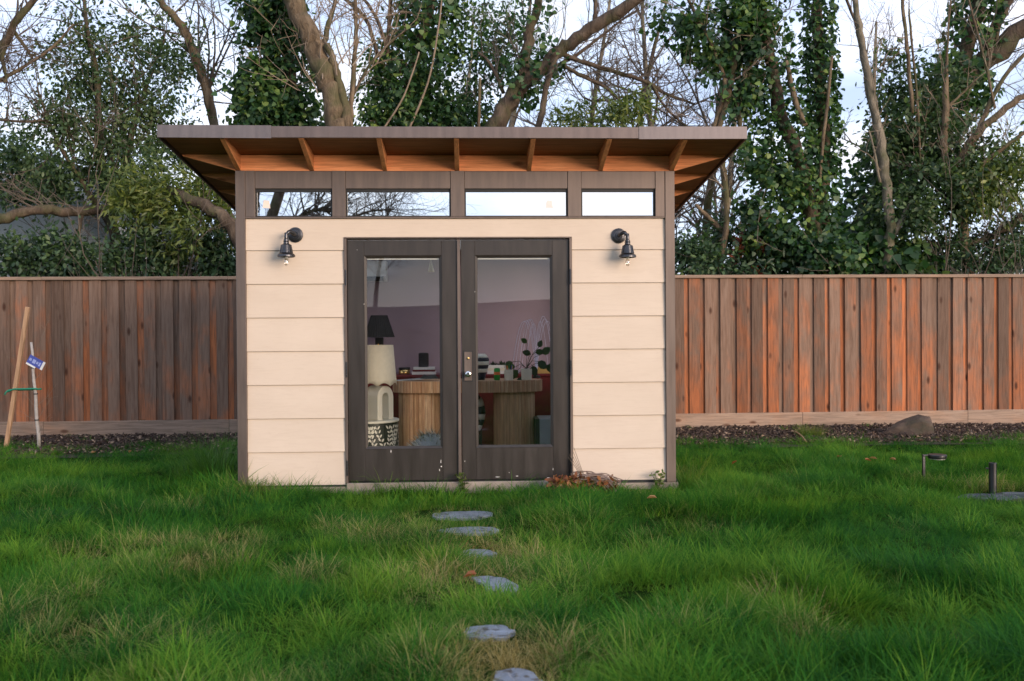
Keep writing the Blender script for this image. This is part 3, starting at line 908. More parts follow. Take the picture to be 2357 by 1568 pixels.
def cabinet_and_things():
    Y = 2.36
    zt = pz(862, Y)
    t = thing('red_cabinet', 'long low red cabinet along the back wall behind the desk', 'cabinet', (0, Y + .2, FZ))
    MB().box(-1.55, 1.55, Y + .02, 2.84, FZ, zt - .03).build('cabinet_body', M['red'], t)
    MB().box(-1.57, 1.57, Y, 2.845, zt - .029, zt).build('cabinet_top', M['red'], t, .003)
    for i in range(6):
        x0 = -1.54 + i * .515
        MB().box(x0, x0 + .505, Y + .008, Y + .0195, FZ + .06, zt - .04).build('cabinet_door', M['red'], t, .003)
    # books under the speaker
    yb = 2.5
    xa, xb = wx(950, 855, yb), wx(1003, 855, yb)
    z = zt
    for k, (mtn, hh, lab) in enumerate((('white_paper', .030, 'white book at the bottom of the stack below the black speaker'), ('red', .022, 'red book in the middle of the stack below the black speaker'), ('white_paper', .026, 'white book on top of the stack, right under the black speaker'))):
        bt = thing('book', lab, 'book', ((xa + xb) / 2, yb, z), 'books stacked on the red cabinet')
        a, b = xa + .008 * k, xb - .006 * k
        MB().box(a, b, yb - .09, yb + .09, z + .0035, z + hh - .0035).build('pages', M['white_paper'], bt)
        MB().box(a - .004, b + .004, yb - .096, yb + .092, z + .0002, z + .0033).box(a - .004, b + .004, yb - .096, yb + .092, z + hh - .0033, z + hh - .0002).box(a - .004, b + .004, yb - .0965, yb - .0905, z + .0034, z + hh - .0034).build('cover', M[mtn], bt)
        z += hh
    xs = wx(975, 830, yb)
    r = .055
    sp = thing('speaker', 'black cylindrical speaker standing on a stack of books', 'speaker', (xs, yb, z))
    hh = pz(812, yb) - z
    MB().lathe([(r - .004, 0), (r, .006), (r, hh - .01), (r - .006, hh - .002), (r - .012, hh)], (xs, yb, z), 28).build('speaker_body', M['black_fabric'], sp, smooth=False)
    MB().lathe([(r - .014, hh), (r - .02, hh + .002)], (xs, yb, z), 24).build('speaker_top', M['black'], sp)
    xc = wx(931, 855, yb)
    cn = thing('candle_tin', 'shiny brass candle tin on the red cabinet beside the cream lampshade', 'candle', (xc, yb, zt))
    h2 = pz(845, yb) - zt
    MB().lathe([(.058, 0), (.061, .006), (.061, h2 - .02)], (xc, yb, zt), 28).build('tin', M['brass'], cn, smooth=True)
    MB().lathe([(.063, 0), (.063, .018), (.058, .02)], (xc, yb, zt + h2 - .02), 28).build('lid', M['black'], cn)
    # black lamp
    yl = 2.55
    xl = wx(873, 760, yl)
    bl = thing('black_lamp', 'small black lamp with pleated black shade behind the cream lampshade', 'table lamp', (xl, yl, zt))
    zz = lambda p: pz(p, yl) - zt
    MB().lathe([(.09, 0), (.09, .02), (.035, .03), (.03, .08), (.045, .14), (.045, zz(776))], (xl, yl, zt), 20).build('lamp_base', M['black'], bl, smooth=True)
    sh = MB(); n = 72; vs = []
    for lev, rad in ((0, .165), (1, .088)):
        for j in range(n):
            an = 2 * math.pi * j / n; q = rad * (1 + (.02 if j % 2 else -.02))
            vs.append((xl + q * math.cos(an), yl + q * math.sin(an), zt + zz(775) + (zz(725) - zz(775)) * lev))
    sh.add(vs, [(j, (j + 1) % n, n + (j + 1) % n, n + j) for j in range(n)])
    so = sh.build('lamp_shade', M['black_fabric'], bl)
    so.modifiers.new('thick', 'SOLIDIFY').thickness = .003
    # things at the back right: pale books and a wooden box
    yb = 2.48
    xa, xb = wx(1122, 850, yb), wx(1165, 850, yb)
    z = zt
    for k, hh in enumerate((.034, .03, .03)):
        bt = thing('book', ('pale book lowest of the three behind the green can', 'pale book in the middle of the three behind the green can', 'pale book topmost of the three behind the green can')[k], 'book', ((xa + xb) / 2, yb, z), 'pale books behind the desk')
        MB().box(xa + .006 * k, xb - .01 * k, yb - .08, yb + .08, z + .0005, z + hh - .0005).build('pages', M['white_paper'], bt, .003)
        MB().box(xa + .006 * k - .003, xb - .01 * k + .003, yb - .083, yb - .0805, z + .0005, z + hh - .0005).build('spine', M['cream'] if k % 2 else M['white_in'], bt)
        z += hh
    xa, xb = wx(1229, 855, yb), wx(1290, 855, yb)
    MBX = thing('wooden_box', 'flat yellow wooden box at the back, right of the plant', 'box', ((xa + xb) / 2, yb, zt))
    MB().box(xa, xb, yb - .1, yb + .1, zt, pz(851, yb)).build('box_body', M['box_wood'], MBX, .003)
    MB().box(xa - .004, xb + .004, yb - .104, yb + .104, pz(851, yb) + .0005, pz(847, yb)).build('lid', M['box_wood'], MBX, .002)
    # wall unit
    yw = 2.70
    xa, xb = wx(800, 620, yw - .1), wx(888, 620, yw - .1)
    za, zb = pz(645, yw - .1), pz(598, yw - .1)
    ac = thing('air_conditioner', 'white air conditioner high on the back wall, seen through left door', 'air conditioner', ((xa + xb) / 2, 2.84, za))
    MB().prism([(xa, 2.849, zb), (xa, 2.66, zb - .005), (xa, 2.63, zb - .05), (xa, 2.64, za + .05), (xa, 2.70, za), (xa, 2.849, za)], (xb - xa, 0, 0)).build('casing', M['white_in'], ac, .006)
    MB().prism([(xa + .03, 2.639, za + .046), (xa + .03, 2.693, za + .002), (xa + .03, 2.690, za - .003), (xa + .03, 2.634, za + .041)], (xb - xa - .06, 0, 0)).build('air_outlet', M['black'], ac)
    # cone pendant
    yc = 1.1
    pc = at(992, 612, yc)
    z0, z1 = pz(626, yc), pz(602, yc)
    pd = thing('pendant_cone', 'small cream cone hanging on a cord at the top of the left door', 'pendant', (pc[0], yc, z1))
    MB().lathe([(.032, 0), (.030, .01), (.008, z1 - z0), (.006, z1 - z0 + .012)], (pc[0], yc, z0), 20).build('cone', M['cream'], pd, smooth=True)
    MB().tube([(pc[0], yc, z1 + .01), (pc[0], yc, 2.56)], .002, 5).build('cord', M['black'], pd)
cabinet_and_things()

def desk_things():
    y = DCY - .02
    z = DZ
    # striped vase
    c = at(1103, 845, y); x = c[0]
    zt = pz(815, y)
    hh = zt - z
    vz = thing('striped_vase', 'bulbous black and white striped vase on the desk against the right door stile', 'vase', (x, y, z))
    prof = [(.055, 0), (.058, .02), (.075, hh * .3), (.098, hh * .6), (.098, hh * .8), (.08, hh * .93), (.06, hh)]
    def rad(h):
        for (r0, h0), (r1, h1) in zip(prof, prof[1:]):
            if h0 <= h <= h1: return r0 + (r1 - r0) * (h - h0) / (h1 - h0)
        return prof[-1][0]
    nb = 7
    for k in range(nb):
        h0, h1 = hh * k / nb, hh * (k + 1) / nb
        MB().lathe([(rad(h0 + (h1 - h0) * q / 4) + (0.0 if k % 2 else .0006), h0 + (h1 - h0) * q / 4 + (.0003 if q == 0 else 0)) for q in range(5)], (x, y, z), 28).build('stripe', M['navy'] if k % 2 == 1 or k == 0 else M['ivory'], vz, smooth=True)
    # chair with striped curved leg, behind the stile and under the desk
    yc = DCY + .12
    ch = thing('chair', 'dark chair with black and white striped curved leg under the desk', 'chair', (wx(1090, 980, yc), yc, FZ))
    pts = [(1092, 915), (1102, 925), (1107, 950), (1106, 968), (1102, 985), (1094, 1000)]
    P = np.array([at(a, b, yc) for a, b in pts])
    tt = np.linspace(0, 5, 22); Q = np.stack([np.interp(tt, range(6), P[:, i]) for i in range(3)], -1)
    rr = np.interp(tt, [0, 2, 5], [.05, .048, .02])
    for k in range(7):
        s0, s1 = k * 3, k * 3 + 4
        MB().tube(Q[s0:s1], rr[s0:s1], 12).build('leg_stripe', M['ivory'] if k % 2 else M['navy'], ch, smooth=True)
    xa = wx(1070, 980, yc)
    MB().box(xa - .30, xa + .20, yc + .05, yc + .45, .52, .56).build('seat', M['black'], ch, .01)
    for (dx, dy) in ((-.28, .07), (-.28, .43), (.16, .43), (.16, .07)): MB().box(xa + dx - .015, xa + dx + .015, yc + dy - .015, yc + dy + .015, FZ, .52).build('leg', M['black'], ch)
    # green can
    yk = DCY - .16
    x = wx(1144, 862, yk)
    cn = thing('drink_can', 'green drink can on the desk between striped vase and pen cup', 'can', (x, yk, z))
    hh = pz(848, yk) - z
    MB().lathe([(.024, 0), (.031, .008), (.031, hh - .016), (.025, hh - .002)], (x, yk, z), 22).build('can_body', M['green_can'], cn, smooth=True)
    MB().lathe([(.025, hh - .002), (.0255, hh + .001), (.022, hh - .0005)], (x, yk, z), 22).build('can_lid', M['steel'], cn)
    MB().lathe([(.0314, hh * .45), (.0314, hh * .68)], (x, yk, z), 22).build('can_band', M['orange'], cn)
    # pen cup
    x = wx(1171, 862, yk)
    pcu = thing('pen_cup', 'cream cup full of coloured pens on the desk', 'pen cup', (x, yk, z))
    hh = pz(852, yk) - z
    MB().lathe([(.040, 0), (.043, .006), (.044, hh), (.040, hh), (.038, .01)], (x, yk, z), 24).build('cup', M['ivory'], pcu, smooth=False)
    for k in range(9):
        a = k * 2.4
        bx, by = x + .022 * math.cos(a), yk + .022 * math.sin(a)
        MB().tube([(bx, by, z + .02), (bx + .014 * math.cos(a), by + .014 * math.sin(a), z + hh + random.uniform(.03, .06))], .0042, 6).build('pen', M[('yellow', 'orange', 'green_can', 'black', 'white_paper', 'tag_blue')[k % 6]], pcu)
    # white pot with large-leaved plant
    x = wx(1212, 862, yk)
    pt = thing('potted_plant', 'dark leaved plant in a white pot at the right end of the desk', 'plant', (x, yk, z))
    hh = pz(850, yk) - z
    MB().lathe([(.044, 0), (.050, .006), (.056, hh), (.050, hh), (.046, hh - .012)], (x, yk, z), 24).build('pot', M['ivory'], pt, smooth=False)
    rd = random.Random(5)
    for (lx, ly, dx, dy, s_) in ((1192, 852, -.6, -.7, .12), (1180, 833, -.7, -.5, .10), (1213, 790, -.5, .4, .075), (1222, 815, -.8, .2, .09), (1232, 812, .8, .1, .09), (1238, 832, .6, -.5, .12), (1248, 815, .7, .5, .11), (1226, 842, .2, -.8, .11), (1200, 868, -.3, -.9, .10), (1256, 842, .8, -.4, .13), (1240, 800, .3, .7, .08), (1186, 845, -.9, .1, .08)):
        p = np.array(at(lx, ly, yk + rd.uniform(-.05, .1)))
        base = np.array([x, yk, z + hh])
        mid = (p + base) / 2 + np.array([0, 0, .04])
        MB().tube([base, mid, p], .0025, 5).build('stem', M['shrub'], pt)
        d = np.array([dx, rd.uniform(-.4, .2), dy]); d /= np.linalg.norm(d)
        n_ = np.cross(d, [0, 1, 0.2]); n_ /= np.linalg.norm(n_); up = np.cross(n_, d) * .25
        vs = []
        outl = ((0, 0), (.2, .28), (.5, .36), (.8, .22), (1, 0))
        for (u, w_) in outl: vs.append(p + d * s_ * u + n_ * s_ * w_ + up * s_ * abs(w_))
        for (u, w_) in outl[1:4][::-1]: vs.append(p + d * s_ * u - n_ * s_ * w_ + up * s_ * abs(w_))
        mid_ = [p + d * s_ * u for u in (.2, .5, .8)]
        lm = MB(); lm.add(vs + mid_, [(0, 8, 1), (8, 9, 2, 1), (9, 10, 3, 2), (10, 4, 3), (0, 7, 8), (8, 7, 6, 9), (9, 6, 5, 10), (10, 5, 4)])
        lo = lm.build('leaf', M['shrub'], pt, smooth=True)
        at_ = lo.data.attributes.new('var', 'FLOAT', 'POINT'); at_.data.foreach_set('value', [rd.uniform(.2, .7)] * len(lo.data.vertices))
    # low dark succulents on the pale books
    yb = 2.48
    for (lx, lab) in ((1136, 'small dark leafy plant on the pale books, next to the striped vase'), (1156, 'small dark leafy plant on the pale books, next to the pen cup')):
        p = at(lx, 846, yb)
        sp = thing('small_plant', lab, 'plant', (p[0], yb, p[2] - .01), 'small plants on the pale books')
        lm = MB()
        for k in range(16):
            a = k * 2.4; t_ = R(rd.uniform(15, 75)); l_ = rd.uniform(.06, .1)
            d = np.array([math.cos(a) * math.sin(t_), math.sin(a) * math.sin(t_), math.cos(t_)])
            n_ = np.cross(d, [0, 0, 1.0]); n_ /= np.linalg.norm(n_)
            b = np.array([p[0], yb, p[2] - .01])
            lm.add([b, b + d * l_ * .5 + n_ * l_ * .25, b + d * l_, b + d * l_ * .5 - n_ * l_ * .25], [(0, 1, 2, 3)])
        lo = lm.build('leaves', M['shrub'], sp, kind='stuff')
    # wire arcs
    yw = DCY + .25
    b0 = at(1235, 868, yw)
    wa = thing('wire_spray', 'fountain of thin pale wire arcs rising behind the potted plant', 'ornament', (b0[0], yw, DZ))
    MB().lathe([(.04, 0), (.04, .02), (.012, .03), (.010, .08)], (b0[0], yw, DZ), 16).build('foot', M['black'], wa)
    for (mx, my, ex, ey) in ((1215, 742, 1186, 850), (1222, 738, 1194, 858), (1210, 748, 1182, 830), (1226, 736, 1200, 862), (1246, 738, 1268, 800), (1250, 742, 1275, 820), (1240, 745, 1262, 850), (1232, 755, 1212, 830), (1256, 748, 1284, 830)):
        P0 = np.array(b0); P2 = np.array(at(ex, ey, yw + rd.uniform(-.1, .1))); Pm = np.array(at(mx, my - 60, yw))
        tt = np.linspace(0, 1, 18)[:, None]
        C = (1 - tt) ** 3 * P0 + 3 * (1 - tt) ** 2 * tt * (Pm + [0.03 * np.sign(1236 - mx), 0, 0.0]) + 3 * (1 - tt) * tt ** 2 * np.array(at((mx + ex) / 2, my - 30, yw)) + tt ** 3 * P2
        MB().tube(C, .0022, 4).build('wire', M['wire'], wa)
    # papers and dark cloth at the desk's left end
    pp = MB(); ya = DCY
    for k in range(5):
        x = wx(925 + k * 14, 875, ya); a = rd.uniform(-.5, .5)
        c_, s_ = math.cos(a), math.sin(a)
        q = [(-.1, -.07), (.1, -.07), (.1, .07), (-.1, .07)]
        pp.prism([(x + u * c_ - v * s_, ya - .08 + u * s_ + v * c_, DZ + .002 + k * .004) for u, v in q], (0, 0, .003))
    tag(pp.build('paper_pile', M['grey_box']), 'loose grey papers spread on the left end of the desk', 'papers')
    x = wx(988, 872, ya)
    cl = MB(); n = 10
    vs = [(x + .09 * math.cos(2 * math.pi * i / n) * rd.uniform(.8, 1.2), ya - .12 + .06 * math.sin(2 * math.pi * i / n), DZ + .024) for i in range(n)]
    vs2 = [(x + .05 * math.cos(2 * math.pi * i / n) * rd.uniform(.7, 1.2), ya - .12 + .035 * math.sin(2 * math.pi * i / n), DZ + .024 + rd.uniform(.02, .04)) for i in range(n)]
    cl.add(vs + vs2, [tuple(range(n))[::-1], tuple(range(n, 2 * n))] + [(i, (i + 1) % n, n + (i + 1) % n, n + i) for i in range(n)])
    tag(cl.build('folded_cloth', M['black']), 'crumpled black cloth on the papers at the left end of desk', 'cloth')
    # computer tower
    yt = 1.15
    xa, xm, xb = wx(1233, 990, yt), wx(1243, 990, yt - .05), wx(1285, 990, yt)
    tw = thing('computer_tower', 'grey computer tower on the floor beside right desk leg', 'computer', ((xa + xb) / 2, yt, FZ))
    zt = pz(966, yt)
    MB().box(xm, xb, yt - .02, yt + .38, FZ + .012, zt).build('tower_case', M['grey_box'], tw, .004)
    MB().box(xm + .004, xb - .004, yt - .029, yt - .0205, FZ + .016, zt - .006).build('front_panel', M['grey_box'], tw, .002)
    MB().box(xa, xm - .001, yt - .005, yt + .37, FZ + .012, zt - .004).build('side_panel', M['black'], tw)
    MB().box(xm + .01, xm + .03, yt, yt + .03, FZ, FZ + .012).box(xb - .03, xb - .01, yt, yt + .03, FZ, FZ + .012).box(xm + .01, xm + .03, yt + .32, yt + .36, FZ, FZ + .012).build('feet', M['black'], tw, kind='stuff')
    # shaggy cushion
    yf = .42
    c = np.array(at(992, 1024, yf)); c[2] = FZ
    fu = thing('shaggy_cushion', 'pale grey shaggy fur cushion on the floor behind left door', 'cushion', (c[0], yf, FZ))
    rz = pz(990, yf) - FZ
    MB().lathe([(.02, 0), (.17, .0), (.19, rz * .4), (.15, rz * .75), (.06, rz * .9), (.005, rz * .92)], (c[0], yf, FZ), 20).build('cushion_body', M['grey_box'], fu, smooth=True)
    fm = MB(); var = []
    for k in range(900):
        a = rd.uniform(0, 6.283); e = math.acos(rd.uniform(0.0, 1))
        n_ = np.array([math.cos(a) * math.sin(e), math.sin(a) * math.sin(e), math.cos(e)])
        p = np.array([c[0], yf, FZ]) + n_ * [.19, .19, rz * .9]
        d = n_ * .5 + np.array([rd.gauss(-.3, .4), rd.gauss(0, .4), rd.gauss(.1, .3)]); d /= np.linalg.norm(d)
        s_ = np.cross(d, n_); s_ /= np.linalg.norm(s_) + 1e-6
        l_ = rd.uniform(.06, .13)
        fm.add([p - s_ * .005, p + s_ * .005, p + d * l_ - [0, 0, .01]], [(0, 1, 2)]); var += [rd.random()] * 3
    o = fm.build('fur', M['fur'], fu, kind='stuff')
    if len(o.data.vertices) == len(var):
        o.data.attributes.new('var', 'FLOAT', 'POINT').data.foreach_set('value', var)
desk_things()
# ================================================================== FENCE
def fence():
    zt_f = lambda s: 1.915
    me_w = MB().box(-.0725, .0725, -.009, .009, 0, 1.862).mesh('fence_board', (0, 0, 0)); me_w.materials.append(M['fence'])
    def run(px_from, px_to, pitch, label, red, front_first):
        a, b = fence_pos(px_from), fence_pos(px_to)
        base = FL + FD * a
        t = thing('wooden_fence', label, 'fence', (base[0], base[1], 0))
        t.rotation_euler = (0, 0, FANG)
        n = int((b - a) / pitch) + 1
        Ln = b - a
        rd = random.Random(int(abs(px_from)) + 3)
        def gz(s):
            p = FL + FD * (a + s)
            return 0.0
        for i in range(n + 1):
            s = i * pitch
            for k in range(2):
                o = bpy.data.objects.new('fence_board', me_w)
                col.objects.link(o); o.parent = t
                w_ = (.150 if k == 0 else .140) * rd.uniform(.97, 1.02)
                ss = s + (0 if k == 0 else pitch / 2)
                if not (0 <= ss - w_ / 2 + .02 and ss + w_ / 2 <= Ln + .08): 
                    bpy.data.objects.remove(o); continue
                o.location = (ss + rd.uniform(-.005, .005), (-.014 if k == 0 else .012) + rd.uniform(-.003, .003), .202 + rd.uniform(-.008, .004))
                o.scale = (w_ / .145, 1, 1.002 if k == 0 else 1.0)
                o.rotation_euler = (rd.uniform(-.002, .002), rd.uniform(-.003, .003), rd.uniform(-.03, .03))
                if k == 0: setp(o, tone=max(0, rd.gauss(red, .22)), light=min(1.1, max(.1, rd.gauss(.5, .32))))
                else: setp(o, tone=max(0, rd.gauss(red + .34, .36)), light=min(1.3, max(.1, rd.gauss(.62, .36))))
        x = -.2                                     # cap rail and kick boards in lengths
        while x < Ln:
            x2 = min(x + rd.uniform(2.2, 2.6), Ln)
            setp(MBL(t).box(x, x2 - .003, -.055, .06, 2.058, 2.10).done('cap_rail', M['rail']), tone=.1, light=.2 + .25 * red)
            setp(MBL(t).box(x, x2 - .004, -.036, -.024, -.03, .205 + rd.uniform(-.004, .003)).done('kick_board', M['rail']), tone=.15 + red * .4, light=.25 + .6 * red)
            setp(MBL(t).box(x, x2 - .003, -.0235, .02, 1.80, 1.8715).done('top_rail', M['rail']), tone=.1, light=.2) if False else None
            setp(MBL(t).box(x + .02, x + .11, .024, .11, -.05, 2.057).done('post', M['rail']), tone=.1, light=.2)
            setp(MBL(t).box(x + .11, x2 + .018, .0245, .062, .4, .49).box(x + .11, x2 + .018, .0245, .062, 1.95, 2.04).done('back_rail', M['rail']), tone=.1, light=.2)
            x = x2
    class MBL(MB):                                   # local to a turned parent
        def __init__(s, par): super().__init__(); s.par = par
        def done(s, name, mat):
            return link(name, s.mesh(name, (0, 0, 0), .003), mat, s.par)
    def fence_pos(px):
        # where the sight line through px meets the fence line
        d = ray(px, 1000); o = CAM - FL
        # o + k d = s FD  (2D)
        A = np.array([[d[0], -FD[0]], [d[1], -FD[1]]]); k, s = np.linalg.solve(A, -o[:2])
        return s
    run(-330, 1075, .234, 'weathered grey brown board fence left of the shed', .10, True)
    run(1085, 2720, .219, 'reddish brown board fence right of the shed, glowing in low light', .36, True)
fence()

# ================================================================== GRASS AND GROUND COVER
def scatter(name, P, rot, scl, idx, attrs, coll, label=None, cat=None):
    me = bpy.data.meshes.new(name)
    me.vertices.add(len(P)); me.vertices.foreach_set('co', np.asarray(P, np.float32).ravel())
    me.attributes.new('rot', 'FLOAT_VECTOR', 'POINT').data.foreach_set('vector', np.asarray(rot, np.float32).ravel())
    me.attributes.new('scl', 'FLOAT_VECTOR', 'POINT').data.foreach_set('vector', np.asarray(scl, np.float32).ravel())
    me.attributes.new('idx', 'INT', 'POINT').data.foreach_set('value', np.asarray(idx, np.int32))
    for k, v in attrs.items():
        me.attributes.new(k, 'FLOAT', 'POINT').data.foreach_set('value', np.asarray(v, np.float32))
    o = bpy.data.objects.new(name, me); col.objects.link(o)
    ng = bpy.data.node_groups.new(name + '_nodes', 'GeometryNodeTree')
    ng.interface.new_socket('Geometry', in_out='INPUT', socket_type='NodeSocketGeometry')
    ng.interface.new_socket('Geometry', in_out='OUTPUT', socket_type='NodeSocketGeometry')
    nd = ng.nodes
    gi, go = nd.new('NodeGroupInput'), nd.new('NodeGroupOutput')
    ci = nd.new('GeometryNodeCollectionInfo')
    ci.inputs['Collection'].default_value = coll
    ci.inputs['Separate Children'].default_value = True
    ci.inputs['Reset Children'].default_value = True
    ip = nd.new('GeometryNodeInstanceOnPoints'); ip.inputs['Pick Instance'].default_value = True
    def na(n_, t):
        q = nd.new('GeometryNodeInputNamedAttribute'); q.data_type = t; q.inputs['Name'].default_value = n_
        return [s for s in q.outputs if s.enabled and s.name == 'Attribute'][0]
    lk = ng.links
    lk.new(gi.outputs[0], ip.inputs['Points']); lk.new(ci.outputs[0], ip.inputs['Instance'])
    lk.new(na('idx', 'INT'), ip.inputs['Instance Index'])
    lk.new(na('rot', 'FLOAT_VECTOR'), ip.inputs['Rotation']); lk.new(na('scl', 'FLOAT_VECTOR'), ip.inputs['Scale'])
    lk.new(ip.outputs[0], go.inputs[0])
    md = o.modifiers.new('scatter', 'NODES'); md.node_group = ng
    o['kind'] = 'stuff'
    if label: o['label'] = label
    if cat: o['category'] = cat
    return o

def blade_arrays(n, rad, h0, h1, w0, w1, lean, curl, g, seg=3):
    """n curved blades in a tuft; returns verts, quads/tris, along, var"""
    V, Fc, AL, VA = [], [], [], []
    for i in range(n):
        a = g.uniform(0, 6.283); rr = rad * math.sqrt(g.uniform(0, 1))
        p = np.array([rr * math.cos(a), rr * math.sin(a), -.015])
        az = a + g.normal(0, .9); ln = abs(g.normal(lean, lean * .5)); h = g.uniform(h0, h1); w_ = g.uniform(w0, w1)
        cu = g.uniform(.3, 1) * curl
        side = np.array([-math.sin(az + g.normal(0, .5)), math.cos(az), 0])
        var = g.uniform(0, 1); o = len(V)
        for s in range(seg + 1):
            u = s / seg
            th = ln + cu * u
            if s: p = p + h / seg * np.array([math.cos(az) * math.sin(th), math.sin(az) * math.sin(th), math.cos(th)])
            ww = w_ * (1 - u) ** .7
            if s < seg:
                V += [p - side * ww / 2, p + side * ww / 2]; AL += [u, u]; VA += [var, var]
            else:
                V.append(p.copy()); AL.append(1); VA.append(var)
        for s in range(seg - 1): Fc.append((o + 2 * s, o + 2 * s + 1, o + 2 * s + 3, o + 2 * s + 2))
        Fc.append((o + 2 * seg - 2, o + 2 * seg - 1, o + 2 * seg))
    return V, Fc, AL, VA
def mesh_va(name, V, Fc, mat, AL=None, VA=None):
    me = bpy.data.meshes.new(name)
    me.from_pydata([tuple(map(float, v)) for v in V], [], Fc)
    if AL is not None: me.attributes.new('along', 'FLOAT', 'POINT').data.foreach_set('value', AL)
    if VA is not None: me.attributes.new('var', 'FLOAT', 'POINT').data.foreach_set('value', VA)
    me.materials.append(mat)
    me.polygons.foreach_set('use_smooth', [True] * len(me.polygons))
    return me

STONES = [(1065, 1190, 66, .125), (1078, 1226, 66, .105), (1102, 1280, 41, .11), (1139, 1353, 52, .165), (1124, 1463, 54, .10), (1190, 1584, 62, .15)]
stone_pos = [gnd(a, b, .0) for (a, b, _, _) in STONES]
stone_rad = [(w_ * np.linalg.norm(p - CAM) / F, d) for (_, _, w_, d), p in zip(STONES, stone_pos)]

def grass():
    gcol_ = bpy.data.collections.new('grass_tufts')
    g = np.random.default_rng(11)
    kinds = [(44, .085, .07, .17, .0032, .0052, .55, 1.2), (40, .095, .09, .21, .0032, .0054, .75, 1.3), (48, .085, .05, .13, .003, .005, .45, 1.0),
             (34, .060, .11, .24, .0034, .0056, .45, 1.4), (42, .10, .07, .19, .003, .005, 1.0, .8), (24, .05, .12, .27, .003, .005, .35, 1.6)]
    for k, (n, rad, h0, h1, w0, w1, le, cu) in enumerate(kinds):
        V, Fc, AL, VA = blade_arrays(n, rad, h0, h1, w0, w1, le, cu, g)
        gcol_.objects.link(bpy.data.objects.new('tuft_%d' % k, mesh_va('tuft_%d' % k, V, Fc, M['grass'], AL, VA)))
    # candidate points: denser near the camera
    P = []
    for (y0, y1, dens) in ((-6.6, -4.2, 400), (-4.2, -2.2, 330), (-2.2, 0.2, 260), (.2, 2.4, 210), (2.4, 5.2, 160)):
        dist = y1 + 8.4
        xh = min(10, dist * .60 + .9)
        n = int((y1 - y0) * 2 * xh * dens)
        P.append(np.stack([g.uniform(-xh, xh, n), g.uniform(y0, y1, n)], -1))
    # outside the view, a sparser cover so the lawn goes on
    n = 9000
    o_ = np.stack([g.uniform(-10, 10, n), g.uniform(-12, 5, n)], -1)
    P.append(o_)
    P = np.concatenate(P)
    x, y = P[:, 0], P[:, 1]
    keep = ~((np.abs(x) < 1.86) & (y > -.045) & (y < 3.1))
    # lawn edge in front of the fence
    left = x < 0
    edge = fence_y(x) - np.where(left, 1.40, 1.70) + .22 * vnoise(x, y * 0, 1.7, 5) + .1 * vnoise(x, y * 0, 5, 6)
    keep &= (y < edge) | (g.uniform(0, 1, len(x)) < .02) & (y < fence_y(x) - .2)
    stone_d = np.full(len(x), 9.0)
    for (p, (rx, ry)) in zip(stone_pos, stone_rad):
        d = np.sqrt(((x - p[0]) / (rx + .02)) ** 2 + ((y - p[1]) / (ry + .045)) ** 2)
        stone_d = np.minimum(stone_d, d)
    keep &= stone_d > .93 + .1 * vnoise(x, y, 9, 71)
    vb = gnd(2310, 1150, .0)
    keep &= ((x - vb[0]) / .42) ** 2 + ((y - vb[1]) / .2) ** 2 > 1
    cl = vnoise(x, y, 3.1, 21) + .7 * vnoise(x, y, 6.3, 22)      # clumps: gaps between, long in the middle
    keep &= g.uniform(0, 1, len(x)) < np.clip(1.0 + .2 * cl, .78, 1)
    x, y, cl, stone_d = x[keep], y[keep], cl[keep], stone_d[keep]
    n = len(x)
    big = vnoise(x, y, .8, 23)
    size = .80 + .36 * cl + .18 * big + g.normal(0, .12, n)
    size *= np.where((stone_d < 2.2), .55 + .2 * (stone_d - 1), 1)
    size = np.clip(size, .5, 1.6)
    size *= np.where(y > 2.0, .75, 1)
    # straw patches
    tint = .02 + .02 * (x < .3) + .14 * np.clip(vnoise(x, y, 1.6, 31), 0, 1) + .26 * np.clip(vnoise(x, y, 4.5, 32), 0, 1) ** 1.5
    tint += .10 * np.exp(-((x - .1) / .9) ** 2) * (y < -.8)
    for (px, py, rr, a) in ((530, 1215, .33, .5), (450, 1275, .34, .55), (370, 1230, .3, .3), (860, 1212, .28, .55), (1010, 1300, .3, .5), (985, 1350, .2, .4), (1190, 1255, .26, .4), (1175, 1490, .2, .4), (1060, 1480, .25, .55), (1250, 1455, .28, .55), (1790, 1395, .22, .42), (1865, 1420, .16, .4),
                            (420, 1430, .25, .4), (200, 1430, .3, .35), (1560, 1410, .2, .35), (1300, 1190, .3, .3), (780, 1190, .3, .35), (2250, 1100, .3, .55), (2120, 1080, .3, .4), (2330, 1120, .3, .6), (230, 1240, .3, .25), (700, 1300, .25, .3), (1090, 1240, .16, .6), (1110, 1305, .16, .5), (1130, 1440, .2, .5), (1500, 1120, .35, .3), (1180, 1538, .25, .5), (620, 1550, .3, .25), (60, 1390, .3, .3)):
        p = gnd(px, py, .08)
        tint += 1.05 * a * np.exp(-(((x - p[0]) / (rr * .75)) ** 2 + ((y - p[1]) / (rr * .75)) ** 2)) * (.75 + .5 * vnoise(x, y, 7, 33))
    tint += .22 * np.exp(-np.maximum(0, stone_d - 1) * 2.2)
    hue = .46 + .32 * vnoise(x, y, 1.1, 41) + .34 * vnoise(x, y, 3.7, 42) + g.normal(0, .22, n)
    # flow: tufts lie over along a swirling field
    fa = 3.0 * vnoise(x, y, .9, 51) + 2.0 * vnoise(x, y, 2.4, 52)
    tilt = np.clip(.25 + .25 * vnoise(x, y, 2.0, 53) + g.normal(0, .12, n), 0, .85)
    yaw = g.uniform(0, 6.283, n)
    # tilt about an axis in the plane, then spin: build euler from matrices
    ex = np.empty((n, 3))
    for i in range(n):
        q = Matrix.Rotation(tilt[i], 3, Vector((math.cos(fa[i]), math.sin(fa[i]), 0))) @ Matrix.Rotation(yaw[i], 3, 'Z')
        ex[i] = q.to_euler()
    idx = g.choice(6, n, p=[.26, .22, .2, .1, .17, .05])
